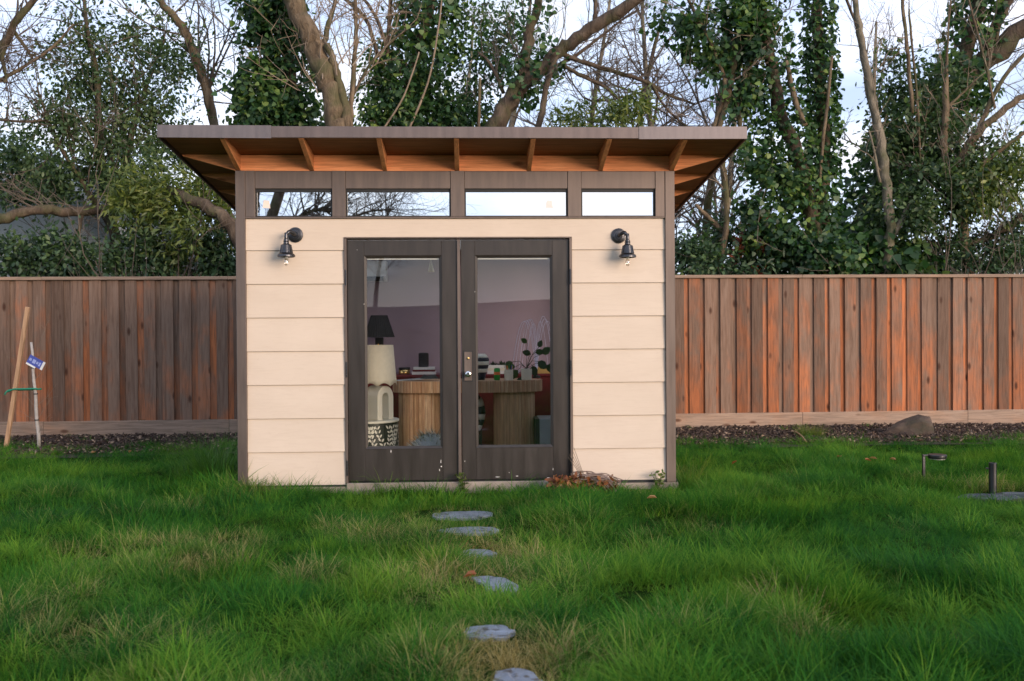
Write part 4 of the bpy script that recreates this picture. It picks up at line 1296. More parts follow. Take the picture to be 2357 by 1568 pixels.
    idx = np.where(cl > .55, np.where(g.uniform(0, 1, n) < .4, 3, idx), idx)
    S = np.stack([size * g.uniform(.9, 1.25, n)] * 2 + [size], -1)
    pz_ = ground_z(x, y)
    scatter('grass', np.stack([x, y, pz_], -1), ex, S, idx, {'tint': tint, 'hue': np.clip(hue, 0, 1.2)}, gcol_, 'long lush green lawn grass with straw coloured patches', 'grass')
    return gcol_
GRASS = grass()

def ground_patch(name, outline_fn, nx, ny, mat, lift):
    V, Fc = [], []
    for j in range(ny + 1):
        for i in range(nx + 1):
            x, y = outline_fn(i / nx, j / ny)
            V.append((x, y, float(ground_z(x, y)) + lift))
    for j in range(ny):
        for i in range(nx):
            a = j * (nx + 1) + i
            Fc.append((a, a + 1, a + nx + 2, a + nx + 1))
    me = bpy.data.meshes.new(name); me.from_pydata(V, [], Fc)
    o = link(name, me, mat, None, True); o['kind'] = 'structure'
    return o
def mulch():
    ground_patch('mulch_bed', lambda u, v: (-10 + 20 * u, fence_y(-10 + 20 * u) - .02 - 2.3 * (1 - v)), 140, 12, M['mulch'], .006)
    cc = bpy.data.collections.new('mulch_chips')
    g = np.random.default_rng(4)
    for k in range(6):
        l_, w_ = g.uniform(.02, .05), g.uniform(.008, .022)
        V = [(-l_, -w_ * .6, 0), (l_ * .8, -w_, .004), (l_, w_ * .7, 0), (-l_ * .7, w_, .006), (0, 0, .012)]
        cc.objects.link(bpy.data.objects.new('chip_%d' % k, mesh_va('chip_%d' % k, V, [(0, 1, 4), (1, 2, 4), (2, 3, 4), (3, 0, 4), (0, 3, 2, 1)], M['chip'], None, [g.uniform(0, .6) if k < 4 else 1.0] * 5)))
    n = 24000
    x = g.uniform(-9.5, 9.5, n); y = fence_y(x) - g.uniform(.03, 2.1, n)
    keep = ~((np.abs(x) < 1.8) & (y < 3.1))
    x, y = x[keep], y[keep]; n = len(x)
    scatter('mulch_chips', np.stack([x, y, ground_z(x, y) + .008 + g.uniform(0, .02, n)], -1), np.stack([g.normal(0, .5, n), g.normal(0, .5, n), g.uniform(0, 6.28, n)], -1),
            np.stack([g.uniform(.4, 1.05, n)] * 3, -1), g.choice(6, n, p=[.23, .23, .22, .22, .05, .05]), {}, cc, 'dark bark mulch chips along the foot of the fence', 'mulch')
mulch()

def stones():
    labs = ['wide slate stepping stone nearest the shed doors', 'slate stepping stone second from the shed, with brown grass behind its edge',
            'small slate stepping stone third from the shed', 'triangular slate stepping stone in the middle of the path',
            'round slate stepping stone ringed by straw grass, last but one from camera', 'slate stepping stone cut off by the bottom edge of the picture']
    shapes = [[(-1, -.1), (-.9, .7), (-.3, .95), (.4, 1), (.98, .6), (1, -.2), (.6, -.8), (-.2, -.9), (-.8, -.7)],
              [(-1, .1), (-.5, .8), (.2, .9), (.8, .8), (1, .1), (.6, -.7), (0, -.8), (-.7, -.6)],
              [(-1, .4), (-.4, .9), (.5, .8), (1, .1), (.7, -.6), (.1, -.8), (-.7, -.5)],
              [(-.95, .9), (-.2, 1), (.5, .75), (.95, .0), (.9, -.7), (.3, -1), (-.2, -.7), (-.6, .2)],
              [(-1, 0), (-.7, .7), (0, .95), (.6, .8), (1, .1), (.7, -.7), (0, -.9), (-.7, -.7)],
              [(-1, -.3), (-.7, .8), (0, 1), (.7, .7), (1, -.2), (.5, -.9), (-.5, -1)]]
    rd = random.Random(9)
    for (p, (rx, ry), lab, sh) in zip(stone_pos, stone_rad, labs, shapes):
        z = float(ground_z(p[0], p[1])) + .018
        pts = []
        for i in range(len(sh)):
            a, b = sh[i], sh[(i + 1) % len(sh)]
            for u in (0, .33, .66):
                pts.append((p[0] + rx * 1.05 * (a[0] + (b[0] - a[0]) * u) + rd.uniform(-.008, .008), p[1] + ry * 1.1 * (a[1] + (b[1] - a[1]) * u) + rd.uniform(-.008, .008)))
        pts = pts[::-1]
        mb = MB(); n = len(pts)
        vs = [(x, y, z - .05) for x, y in pts] + [(x, y, z - .003) for x, y in pts] + [(p[0] + (x - p[0]) * .985, p[1] + (y - p[1]) * .985, z + rd.uniform(-.001, .001)) for x, y in pts] + [(p[0] + (x - p[0]) * .5, p[1] + (y - p[1]) * .5, z + rd.uniform(-.002, .002)) for x, y in pts] + [(p[0], p[1], z)]
        fs = []
        for k in range(3): fs += [(k * n + i, k * n + (i + 1) % n, (k + 1) * n + (i + 1) % n, (k + 1) * n + i) for i in range(n)]
        fs += [(3 * n + i, 3 * n + (i + 1) % n, 4 * n) for i in range(n)]
        mb.add(vs, fs)
        o = mb.build('stepping_stone', M['slate'])
        tag(o, lab, 'stepping stone', 'stepping stones leading to the shed')
stones()

# ================================================================== TREES
TREE_RNG = np.random.default_rng(21)
LEAF = {'ivy': ([(0, 0), (-.52, .12), (-.42, .55), (0, 1), (.42, .55), (.52, .12)], [(0, 3, 2, 1), (0, 5, 4, 3)], .045),
        'oval': ([(0, 0), (-.24, .35), (-.20, .7), (0, 1), (.20, .7), (.24, .35)], [(0, 3, 2, 1), (0, 5, 4, 3)], .06),
        'long': ([(0, 0), (-.13, .4), (0, 1), (.13, .4)], [(0, 2, 1), (0, 3, 2)], .04)}
def leaf_object(name, P, out, size, shape, mat, parent, droop=.4, var_c=None, g=TREE_RNG):
    """P centres, out = outward directions; one mesh of many separate leaves"""
    P = np.asarray(P, float); n = len(P)
    tv, tf, fold = LEAF[shape]
    tv = np.array(tv)
    d = out * .7 + g.normal(0, .6, (n, 3)); d[:, 2] -= droop
    d /= np.linalg.norm(d, axis=1, keepdims=True) + 1e-9
    nn = out * .7 + g.normal(0, .65, (n, 3)) + np.array([0, -.2, .5])
    nn -= (nn * d).sum(1, keepdims=True) * d
    nn /= np.linalg.norm(nn, axis=1, keepdims=True) + 1e-9
    s = np.cross(d, nn)
    sz = (np.asarray(size) * g.uniform(.6, 1.3, n))[:, None, None]
    V = P[:, None, :] + sz * (tv[None, :, 1:2] * d[:, None, :] + tv[None, :, 0:1] * s[:, None, :] + fold * (np.abs(tv[None, :, 0:1]) * 2 - (tv[None, :, 1:2]) ** 2) * nn[:, None, :])
    k = len(tv)
    V = V.reshape(-1, 3) - np.array(offset(parent))
    var = g.uniform(0, 1, n) * .6 + (0 if var_c is None else var_c) + g.normal(.1, .1, n)
    me = bpy.data.meshes.new(name)
    nf, fl = len(tf), len(tf[0])
    me.vertices.add(n * k); me.vertices.foreach_set('co', V.astype(np.float32).ravel())
    loops = (np.arange(n)[:, None, None] * k + np.array(tf)[None]).reshape(-1).astype(np.int32)
    me.loops.add(len(loops)); me.loops.foreach_set('vertex_index', loops)
    me.polygons.add(n * nf)
    me.polygons.foreach_set('loop_start', np.arange(0, len(loops), fl, dtype=np.int32))
    me.update(calc_edges=True)
    me.attributes.new('var', 'FLOAT', 'POINT').data.foreach_set('value', np.repeat(np.clip(var, 0, 1), k).astype(np.float32))
    o = link(name, me, mat, parent, True)
    o['kind'] = 'stuff'
    return o

def clump_points(c, rad, n, nclus, spread, g=TREE_RNG, hollow=.35):
    """leaf positions gathered in small sprays inside an ellipsoid"""
    u = g.normal(0, 1, (nclus, 3)); u /= np.linalg.norm(u, axis=1, keepdims=True)
    rr = (hollow + (1 - hollow) * g.uniform(0, 1, (nclus, 1))) ** .8
    C = np.asarray(c) + u * rr * np.asarray(rad)
    wts = g.uniform(.2, 1, nclus) ** 1.5; wts /= wts.sum()
    k = g.choice(nclus, n, p=wts)
    off = g.normal(0, 1, (n, 3)) * spread * g.uniform(.5, 1.2, nclus)[k][:, None]
    P = C[k] + off
    out = off / (np.linalg.norm(off, axis=1, keepdims=True) + 1e-9) * .6 + u[k] * .6
    return P, out, g.normal(0, .2, nclus)[k]

def crown(parent, specs, shape, size, mat, name='crown', base_var=0.0, **kw):
    Ps, Os, Vs = [], [], []
    for (px, py, Y, rx, ry, n, ncl) in specs:
        sc = (Y - CAM[1]) / F
        c = at(px, py, Y)
        P, O, V = clump_points(c, (rx * sc, min(rx, ry) * sc * .9, ry * sc), n, ncl, kw.get('spread', .16))
        Ps.append(P); Os.append(O); Vs.append(V)
    return leaf_object(name, np.concatenate(Ps), np.concatenate(Os), size, shape, mat, parent, kw.get('droop', .35), np.concatenate(Vs) + base_var)

def smooth_path(pts, k=6):
    P = np.asarray(pts, float); n = len(P)
    if n < 3: return np.stack([np.linspace(P[0, i], P[-1, i], k + 1) for i in range(P.shape[1])], -1)
    out = []
    for i in range(n - 1):
        p0, p1, p2, p3 = P[max(i - 1, 0)], P[i], P[i + 1], P[min(i + 2, n - 1)]
        for t in np.linspace(0, 1, k, endpoint=False):
            out.append(.5 * ((2 * p1) + (-p0 + p2) * t + (2 * p0 - 5 * p1 + 4 * p2 - p3) * t * t + (-p0 + 3 * p1 - 3 * p2 + p3) * t ** 3))
    out.append(P[-1])
    return np.array(out)
def limb(parent, pts, mat, name='limb', sides=9, k=5):
    """pts: (px, py, Y, width_px); returns world path and radii"""
    Q = smooth_path(pts, k)
    P = np.array([at(q[0], q[1], q[2]) for q in Q])
    rad = np.array([max(q[3], .8) * (q[2] - CAM[1]) / F / 2 for q in Q])
    g = TREE_RNG
    jit = g.normal(0, 1, (len(P), 3)) * rad[:, None] * .16
    MB().tube(P + jit, rad * g.uniform(.92, 1.1, len(P)), sides).build(name, mat, parent, smooth=True)
    return P, rad
def trunk_down(parent, p, r, mat, lean=(0, 0)):
    """the hidden foot of a trunk, from a limb's start down to the ground"""
    P = np.array([[p[0] + lean[0], p[1] + lean[1], -.1], [p[0] + lean[0] * .6, p[1] + lean[1] * .6, .8], [p[0] + lean[0] * .2, p[1] + lean[1] * .2, p[2] * .7], [p[0], p[1], p[2] + .01]])
    MB().tube(smooth_path(P, 4), np.linspace(r * 1.35, r, 13), 10).build('trunk', mat, parent, smooth=True)

class Twigs:
    def __init__(s): s.mb = MB(); s.n = 0
    def grow(s, p, d, ln, r, level, g, up=.1, wander=.25, fork=3, spread=.7, sides=4, minr=.002):
        k = 5
        P = [np.array(p, float)]; d = np.array(d, float) / np.linalg.norm(d)
        dirs = [d]
        for i in range(k):
            d = d + g.normal(0, wander, 3) * .6; d[2] += up * .25
            d /= np.linalg.norm(d)
            P.append(P[-1] + d * ln / k); dirs.append(d)
        P = np.array(P)
        fy = fence_y(P[:, 0]) + .16
        if P[0, 1] > fy[0] - .1: P[:, 1] = np.maximum(P[:, 1], fy)
        s.mb.tube(P, np.linspace(r, max(r * .35, minr), k + 1), sides, False); s.n += 1
        if level <= 0: return
        for j in range(fork):
            t = g.uniform(.25, 1.0); i = min(int(t * k), k - 1)
            q = P[i] + (P[i + 1] - P[i]) * (t * k - i)
            nd = dirs[i] + g.normal(0, spread, 3)
            s.grow(q, nd, ln * g.uniform(.45, .75), r * .55, level - 1, g, up, wander, fork, spread, max(3, sides - 1), minr)
    def along(s, P, rad, n, ln, r, level, g, up=.2, spread=.9, fork=3, lo=.1):
        for j in range(n):
            i = int(g.uniform(lo, 1) * (len(P) - 1)); i = min(i, len(P) - 2)
            d = g.normal(0, 1, 3); d[1] *= .6; d[2] += .4
            t = P[i + 1] - P[i]; t /= np.linalg.norm(t) + 1e-9
            s.grow(P[i], t * .6 + d * spread / 1.5, ln * g.uniform(.5, 1.2), min(r, rad[i] * .6), level, g, up, .25, fork)
    def done(s, parent, mat, name='twigs'):
        o = s.mb.build(name, mat, parent); o['kind'] = 'stuff'
        return o

def ivy_on(parent, path, rad, n, size, thick, var=0.0, name='ivy_leaves', t0=0.0, t1=1.0):
    g = TREE_RNG
    m_ = len(path)
    t = g.uniform(t0, t1, n) * (m_ - 1); i = np.minimum(t.astype(int), m_ - 2); f = (t - i)[:, None]
    C = path[i] * (1 - f) + path[i + 1] * f
    # lumpy thickness along the stem
    lump = .65 + .5 * np.abs(np.sin(t * 1.7 + 1)) * g.uniform(.6, 1.2, n)
    a = g.uniform(0, 2 * math.pi, n)
    T = path[i + 1] - path[i]; T /= np.linalg.norm(T, axis=1, keepdims=True)
    b = np.cross(T, np.array([0, 1, .01])); b /= np.linalg.norm(b, axis=1, keepdims=True); c = np.cross(T, b)
    O = np.cos(a)[:, None] * b + np.sin(a)[:, None] * c
    dd = (rad[i] + thick * lump * g.uniform(.15, 1, n) ** .6)[:, None]
    return leaf_object(name, C + O * dd + g.normal(0, .03, (n, 3)), O, size, 'ivy', M['ivy'], parent, .7, .35 * (vnoise(t * 1.3, a, 1.0, 3)) * .6 + var)

def new_tree(name, label, px, py, Y, cat='tree', group='trees behind the fence'):
    p = at(px, py, Y)
    return thing(name, label, cat, (p[0], p[1], 0), group)

def trees():
    g = TREE_RNG
    # --- A: small-leaved evergreen filling the left
    t = new_tree('evergreen_tree', 'tall small leaved evergreen tree filling the left, in front of the grey house', 290, 640, 7.0)
    Pt, rt = limb(t, [(268, 640, 7, 26), (258, 480, 7, 22), (230, 360, 7, 18), (225, 200, 7.1, 14), (200, 60, 7.1, 9), (190, -60, 7.2, 5)], M['bark_dark'], 'trunk')
    trunk_down(t, Pt[0], rt[0], M['bark_dark'])
    P2, r2 = limb(t, [(262, 470, 7, 14), (300, 330, 7.2, 11), (330, 220, 7.3, 8), (380, 90, 7.4, 5)], M['bark_dark'])
    P3, r3 = limb(t, [(255, 520, 7, 14), (170, 390, 6.8, 10), (120, 300, 6.7, 7), (85, 200, 6.6, 4)], M['bark_dark'])
    tw = Twigs()
    for (P, r_) in ((Pt, rt), (P2, r2), (P3, r3)): tw.along(P, r_, 16, 1.0, .014, 2, g, .3)
    tw.done(t, M['twig'])
    crown(t, [(230, 250, 7.1, 130, 120, 3600, 52), (300, 370, 7.0, 150, 90, 3200, 40), (170, 150, 7.2, 90, 90, 1700, 34), (360, 190, 7.3, 100, 80, 1700, 30), (120, 330, 6.8, 90, 100, 1700, 30),
              (290, 120, 7.3, 100, 70, 1100, 24), (230, 420, 6.9, 160, 60, 2400, 34), (190, 40, 7.2, 70, 60, 450, 14), (330, 60, 7.3, 90, 60, 550, 18), (440, 150, 7.5, 60, 90, 700, 18), (400, 300, 7.4, 80, 60, 1100, 20)],
          'oval', .075, M['holly'], spread=.15)
    # --- B: yellow-green bush low left, in front of it
    t = new_tree('bay_bush', 'yellow green bush leaning over the fence left of the shed', 420, 640, 6.0, 'bush', 'bushes behind the fence')
    tw = Twigs()
    for k in range(9):
        p = at(380 + 12 * k, 660, 6.0 + .05 * k); p[2] = 0
        tw.grow(p, (g.normal(-.1, .25), g.normal(0, .15), 1), 2.6, .02, 2, g, .3, .2, 4)
    tw.done(t, M['twig'], 'stems')
    crown(t, [(400, 440, 6.1, 120, 70, 2200, 34), (310, 470, 6.0, 90, 60, 1300, 24), (470, 520, 5.9, 80, 80, 1300, 24), (450, 430, 6.2, 90, 40, 900, 18), (380, 550, 6.2, 90, 60, 1000, 20)], 'long', .12, M['bright'], spread=.15, droop=.25)
    # --- C: low dark undergrowth shrubs on the left
    for k, (px, py, Y, rx, ry, n, lab) in enumerate(((60, 590, 5.9, 90, 50, 2000, 'dark green shrub at the far left, above the fence and below the gable'), (190, 610, 5.8, 90, 42, 1800, 'dark green shrub against the grey house wall'), (330, 600, 6.1, 90, 60, 2200, 'dark green shrub under the yellow green bush'),
                                                     (500, 600, 6.0, 60, 70, 2400, 'dark green shrub tucked against the left corner of the shed'), (60, 400, 7.6, 110, 80, 2600, 'grey green bush over the dark roof at the far left'))):
        s_ = new_tree('shrub', lab, px, 640, Y, 'shrub', 'shrubs behind the fence')
        tw = Twigs()
        for q in range(6):
            p = at(px + g.uniform(-50, 50), 660, Y); p[2] = 0
            tw.grow(p, (g.normal(0, .3), g.normal(0, .15), 1), 1.6 if py > 500 else 3.0, .016, 2, g, .3, .2, 3)
        tw.done(s_, M['twig'], 'stems')
        crown(s_, [(px, py, Y, rx, ry, n, 34)], 'oval', .085, M['shrub'] if k != 4 else M['holly'], spread=.15)
    # --- D: big broken limbs low left (fallen grey-brown branch)
    t = new_tree('leaning_tree', 'bent bare tree whose mossy limb crosses low in front of the grey house', 560, 640, 6.20)
    P, r_ = limb(t, [(610, 700, 5.4, 34), (545, 540, 5.5, 32), (500, 490, 5.5, 30), (430, 455, 5.7, 26), (390, 440, 6.1, 22)], M['bark_dark'], 'trunk')
    trunk_down(t, P[0], r_[0], M['bark_dark'])
    P2, r2 = limb(t, [(390, 440, 6.70, 20), (280, 478, 6.50, 22), (160, 486, 6.20, 22), (90, 482, 6.00, 22), (0, 505, 5.90, 24), (-80, 520, 5.80, 24)], M['bark_dark'])
    limb(t, [(190, 484, 6.30, 10), (182, 530, 6.20, 8), (168, 570, 6.15, 3)], M['bark_dark'])
    limb(t, [(545, 545, 6.20, 14), (520, 470, 6.60, 10), (470, 420, 6.90, 7), (420, 390, 7.10, 4)], M['bark_dark'])
    tw = Twigs(); tw.along(P2, r2, 8, .7, .012, 2, g, .3); tw.done(t, M['twig'])
    # --- E: slender leaning bare trunk over the roof's left
    t = new_tree('bare_tree', 'slender leaning bare trunk rising over the left end of the roof', 500, 300, 7.5)
    P, r_ = limb(t, [(494, 300, 7.5, 20), (478, 220, 7.5, 22), (455, 150, 7.5, 22), (425, 70, 7.4, 20), (390, 25, 7.3, 18), (335, -30, 7.2, 14)], M['bark_tan'], 'trunk')
    trunk_down(t, P[0], r_[0], M['bark_tan'], (.35, 0))
    limb(t, [(390, 30, 7.3, 10), (370, 0, 7.6, 8), (350, -40, 7.8, 6)], M['bark_dark'])
    tw = Twigs(); tw.along(P, r_, 10, 1.2, .018, 3, g, .3)
    p = at(478, 215, 7.5); 
    for k in range(4): tw.grow(p, (.6 + g.normal(0, .3), g.normal(0, .3), 1.2), 1.6, .02, 3, g, .2)
    tw.done(t, M['twig'])
    # --- F: bare branches in the top left corner
    t = new_tree('bare_tree', 'bare tree at the top left corner with dark drooping branches', -200, 640, 6.5)
    P, r_ = limb(t, [(-260, 640, 6.5, 40), (-200, 300, 6.5, 36), (-60, 190, 6.4, 26), (10, 100, 6.3, 18), (40, 45, 6.2, 16), (100, -20, 6.2, 12)], M['bark_dark'], 'trunk')
    trunk_down(t, P[0], r_[0], M['bark_dark'])
    P1, r1 = limb(t, [(10, 100, 6.3, 16), (5, 130, 6.3, 10), (14, 175, 6.3, 7), (12, 190, 6.3, 9)], M['bark_dark'])
    P2, r2 = limb(t, [(-40, 210, 6.4, 10), (60, 150, 6.4, 7), (120, 110, 6.5, 6), (170, 55, 6.6, 4)], M['bark_tan'])
    P3, r3 = limb(t, [(-80, 262, 6.4, 9), (40, 280, 6.4, 6), (110, 276, 6.5, 4)], M['bark_dark'])
    P4, r4 = limb(t, [(30, 70, 6.3, 9), (60, 110, 6.4, 7), (75, 135, 6.4, 4)], M['bark_dark'])
    tw = Twigs()
    for (P_, q) in ((P1, r1), (P2, r2), (P3, r3), (P4, r4)): tw.along(P_, q, 12, .6, .010, 2, g, .0)
    tw.along(P, r_, 10, 1.0, .014, 2, g, .2, lo=.5)
    tw.done(t, M['twig'])
    # --- G: ivy-clad trunk left of centre
    t = new_tree('ivy_tree', 'ivy covered trunk just left of the thick leaning bare trunk', 650, 300, 6.6)
    P, r_ = limb(t, [(690, 330, 6.6, 30), (672, 230, 6.6, 28), (660, 120, 6.6, 26), (640, 20, 6.6, 24), (620, -60, 6.6, 22)], M['bark_dark'], 'trunk')
    trunk_down(t, P[0], r_[0], M['bark_dark'])
    ivy_on(t, P, r_, 2600, .078, .36)
    crown(t, [(600, 215, 6.5, 60, 80, 1500, 18), (620, 130, 6.5, 70, 60, 900, 14), (590, 270, 6.4, 60, 40, 900, 12), (660, 30, 6.5, 60, 60, 900, 12), (570, 20, 6.6, 30, 14, 90, 5), (660, 270, 6.4, 70, 40, 900, 12), (610, 20, 6.6, 60, 50, 350, 9)], 'ivy', .08, M['ivy'], 'ivy_leaves', spread=.13, droop=.7)
    tw = Twigs(); tw.along(P, r_, 12, 1.1, .012, 2, g, .2); tw.done(t, M['twig_pale'])
    # --- H: thick leaning bare trunk
    t = new_tree('bare_tree', 'thick leaning bare trunk behind the roof, left of centre', 790, 300, 5.9)
    P, r_ = limb(t, [(795, 320, 5.9, 50), (776, 262, 5.9, 50), (752, 180, 5.9, 48), (722, 100, 5.9, 46), (690, 35, 5.9, 44), (655, -40, 5.9, 42)], M['bark_tan'], 'trunk', 14)
    trunk_down(t, P[0], r_[0], M['bark_tan'], (.5, 0))
    limb(t, [(802, 310, 5.8, 22), (792, 240, 5.8, 20), (776, 170, 5.8, 18), (762, 125, 5.8, 16), (752, 100, 5.8, 15)], M['bark_tan'])
    P1, r1 = limb(t, [(805, 290, 5.9, 13), (812, 200, 6.0, 11), (818, 100, 6.1, 10), (820, 40, 6.2, 9), (815, -30, 6.2, 8)], M['bark_tan'])
    P2, r2 = limb(t, [(745, 110, 6.0, 12), (755, 60, 6.2, 12), (768, 20, 6.3, 10), (780, -40, 6.4, 8)], M['bark_dark'])
    P3, r3 = limb(t, [(870, 130, 6.4, 9), (850, 60, 6.5, 9), (820, 20, 6.6, 9), (775, -20, 6.6, 9)], M['bark_dark'])
    P4, r4 = limb(t, [(890, 110, 6.4, 9), (870, 50, 6.5, 8), (840, 0, 6.6, 7), (810, -30, 6.6, 6)], M['bark_dark'])
    P5, r5 = limb(t, [(795, 260, 6.0, 6), (850, 150, 6.2, 6), (920, 80, 6.4, 4), (960, 55, 6.5, 3)], M['bark_dark'])
    tw = Twigs()
    for (P_, q) in ((P1, r1), (P2, r2), (P3, r3), (P4, r4), (P5, r5)): tw.along(P_, q, 9, .8, .010, 2, g, .2)
    p = at(776, 170, 5.8)
    for k in range(8): tw.grow(p + g.normal(0, .15, 3), (g.normal(.2, .4), g.normal(0, .4), 1), .9, .012, 2, g, .2)
    tw.done(t, M['twig_pale'])
    # --- I: ivy tree centre
    t = new_tree('ivy_tree', 'leafy ivy covered tree in the middle, behind the roof', 930, 300, 6.9)
    P, r_ = limb(t, [(925, 320, 6.9, 26), (935, 220, 6.9, 24), (960, 120, 6.9, 22), (985, 30, 6.9, 20), (1000, -60, 6.9, 18)], M['bark_dark'], 'trunk')
    trunk_down(t, P[0], r_[0], M['bark_dark'])
    ivy_on(t, P, r_, 1700, .10, .45)
    crown(t, [(900, 210, 6.8, 70, 80, 1700, 22), (1000, 180, 7.0, 80, 90, 1500, 26), (1060, 250, 7.1, 80, 50, 1100, 18), (1090, 130, 7.2, 80, 90, 1100, 24), (1020, 60, 7.1, 90, 60, 900, 18), (890, 280, 6.7, 80, 30, 900, 14), (1130, 50, 7.3, 70, 70, 500, 16), (1180, 120, 7.3, 60, 60, 450, 14), (880, 140, 6.9, 40, 40, 350, 8), (1000, 270, 6.9, 100, 40, 1300, 16)], 'oval', .085, M['ivy'], 'crown', spread=.16, droop=.5, base_var=.06)
    P1, r1 = limb(t, [(892, 130, 6.7, 10), (895, 60, 6.7, 9), (902, -30, 6.7, 8)], M['bark_dark'])
    limb(t, [(940, 300, 6.4, 5), (985, 190, 6.4, 5), (1010, 60, 6.4, 4), (1018, -20, 6.4, 3)], M['twig_pale'])
    limb(t, [(880, 300, 6.3, 4), (930, 220, 6.3, 4), (965, 120, 6.3, 3)], M['twig_pale'])
    tw = Twigs(); tw.along(P, r_, 14, 1.0, .012, 2, g, .2); tw.along(P1, r1, 6, .8, .010, 2, g, .2); tw.done(t, M['twig_pale'])
    # --- J: dark leaning forked tree right of centre
    t = new_tree('forked_tree', 'dark forked tree leaning right over the middle of the roof', 1120, 320, 6.2)
    P, r_ = limb(t, [(1120, 330, 6.2, 44), (1150, 270, 6.2, 42), (1185, 215, 6.2, 40), (1225, 175, 6.2, 34), (1280, 125, 6.2, 30), (1340, 80, 6.1, 28), (1420, 30, 6.0, 28), (1500, -30, 5.9, 26)], M['bark_dark'], 'trunk', 12)
    trunk_down(t, P[0], r_[0], M['bark_dark'], (-.4, 0))
    P1, r1 = limb(t, [(1210, 190, 6.2, 30), (1208, 140, 6.3, 26), (1218, 80, 6.4, 24), (1235, 20, 6.4, 20), (1245, -40, 6.4, 18)], M['bark_dark'])
    P2, r2 = limb(t, [(1235, 320, 6.0, 14), (1250, 240, 6.0, 14), (1268, 165, 6.0, 12), (1288, 118, 6.0, 8)], M['bark_dark'])
    P3, r3 = limb(t, [(1290, 122, 6.2, 12), (1350, 145, 6.2, 11), (1430, 170, 6.3, 10), (1490, 190, 6.3, 9), (1540, 220, 6.4, 7), (1600, 240, 6.5, 5)], M['bark_dark'])
    P4, r4 = limb(t, [(1290, 145, 6.2, 9), (1330, 170, 6.2, 9), (1390, 200, 6.3, 8), (1430, 235, 6.3, 5)], M['bark_dark'])
    P5, r5 = limb(t, [(1500, 195, 6.3, 7), (1530, 245, 6.4, 6), (1590, 300, 6.5, 5), (1640, 340, 6.6, 4)], M['bark_dark'])
    P6, r6 = limb(t, [(1365, 70, 6.1, 10), (1370, 30, 6.1, 9), (1372, -30, 6.1, 8)], M['bark_dark'])
    P7, r7 = limb(t, [(1270, 155, 6.2, 9), (1330, 125, 6.3, 8), (1400, 70, 6.5, 6), (1470, 20, 6.6, 4)], M['bark_dark'])
    P8, r8 = limb(t, [(1160, 215, 6.3, 9), (1130, 150, 6.4, 8), (1100, 120, 6.5, 5)], M['bark_dark'])
    limb(t, [(1102, 300, 6.0, 7), (1104, 210, 6.0, 7), (1105, 180, 6.0, 6)], M['bark_tan'])
    tw = Twigs()
    for (P_, q, n) in ((P3, r3, 16), (P4, r4, 12), (P5, r5, 14), (P6, r6, 5), (P7, r7, 10), (P8, r8, 6), (P1, r1, 9), (P, r_, 10)): tw.along(P_, q, n, .8, .010, 2, g, .0)
    tw.done(t, M['twig'])
    ivy_on(t, P1, r1, 260, .08, .22); ivy_on(t, P, r_, 260, .08, .22, t0=.25, t1=.6)
    # --- K: low yellow-green foliage behind the roof
    s_ = new_tree('bay_bush', 'yellow green bush peeping over the roof right of the forked tree', 1400, 320, 5.6, 'bush', 'bushes behind the fence')
    tw = Twigs()
    for k in range(6):
        p = at(1380 + 14 * k, 400, 5.6); p[2] = 0
        tw.grow(p, (g.normal(0, .2), g.normal(0, .1), 1), 3.2, .016, 2, g, .3)
    tw.done(s_, M['twig'], 'stems')
    crown(s_, [(1380, 270, 5.6, 70, 36, 700, 14), (1440, 255, 5.6, 50, 40, 520, 12), (1320, 285, 5.6, 60, 24, 420, 10), (1470, 235, 5.7, 26, 20, 130, 5)], 'long', .11, M['bright'], spread=.11, droop=.4)
    # --- L: slender bare trunks at the right end of the roof
    t = new_tree('bare_tree', 'two stemmed pale bare tree just right of the roof end', 1660, 640, 6.0)
    P, r_ = limb(t, [(1655, 640, 6.0, 12), (1672, 500, 6.0, 14), (1665, 380, 6.0, 14), (1655, 300, 6.0, 14), (1690, 150, 6.1, 16), (1672, 60, 6.2, 13), (1660, -30, 6.2, 10)], M['bark_tan'], 'trunk')
    trunk_down(t, P[0], r_[0], M['bark_tan'])
    P1, r1 = limb(t, [(1704, 300, 6.0, 10), (1700, 240, 6.0, 14), (1715, 170, 6.0, 14), (1728, 130, 6.0, 12), (1722, 80, 6.0, 10)], M['bark_tan'])
    P2, r2 = limb(t, [(1640, 300, 6.0, 9), (1668, 200, 6.0, 9), (1640, 110, 6.0, 8), (1600, 30, 6.0, 8), (1570, -30, 6.0, 7)], M['bark_tan'])
    P3, r3 = limb(t, [(1720, 580, 6.2, 10), (1650, 520, 6.1, 12), (1600, 470, 6.1, 8)], M['bark_tan'])
    tw = Twigs()
    for (P_, q) in ((P, r_), (P1, r1), (P2, r2)): tw.along(P_, q, 9, .7, .010, 2, g, .1)
    tw.done(t, M['twig_pale'])
    # --- M: leaning ivy tree, right
    t = new_tree('ivy_tree', 'broad ivy covered leaning trunk right of the roof end', 1860, 640, 6.2)
    P, r_ = limb(t, [(1890, 660, 6.2, 40), (1870, 520, 6.2, 38), (1840, 380, 6.2, 36), (1800, 270, 6.2, 32), (1775, 150, 6.2, 28), (1755, 40, 6.2, 26), (1740, -60, 6.2, 24)], M['bark_dark'], 'trunk')
    trunk_down(t, P[0], r_[0], M['bark_dark'])
    limb(t, [(1852, 290, 5.9, 14), (1825, 210, 5.9, 13), (1810, 140, 5.9, 10)], M['bark_tan'])
    ivy_on(t, P, r_, 3000, .072, .30)
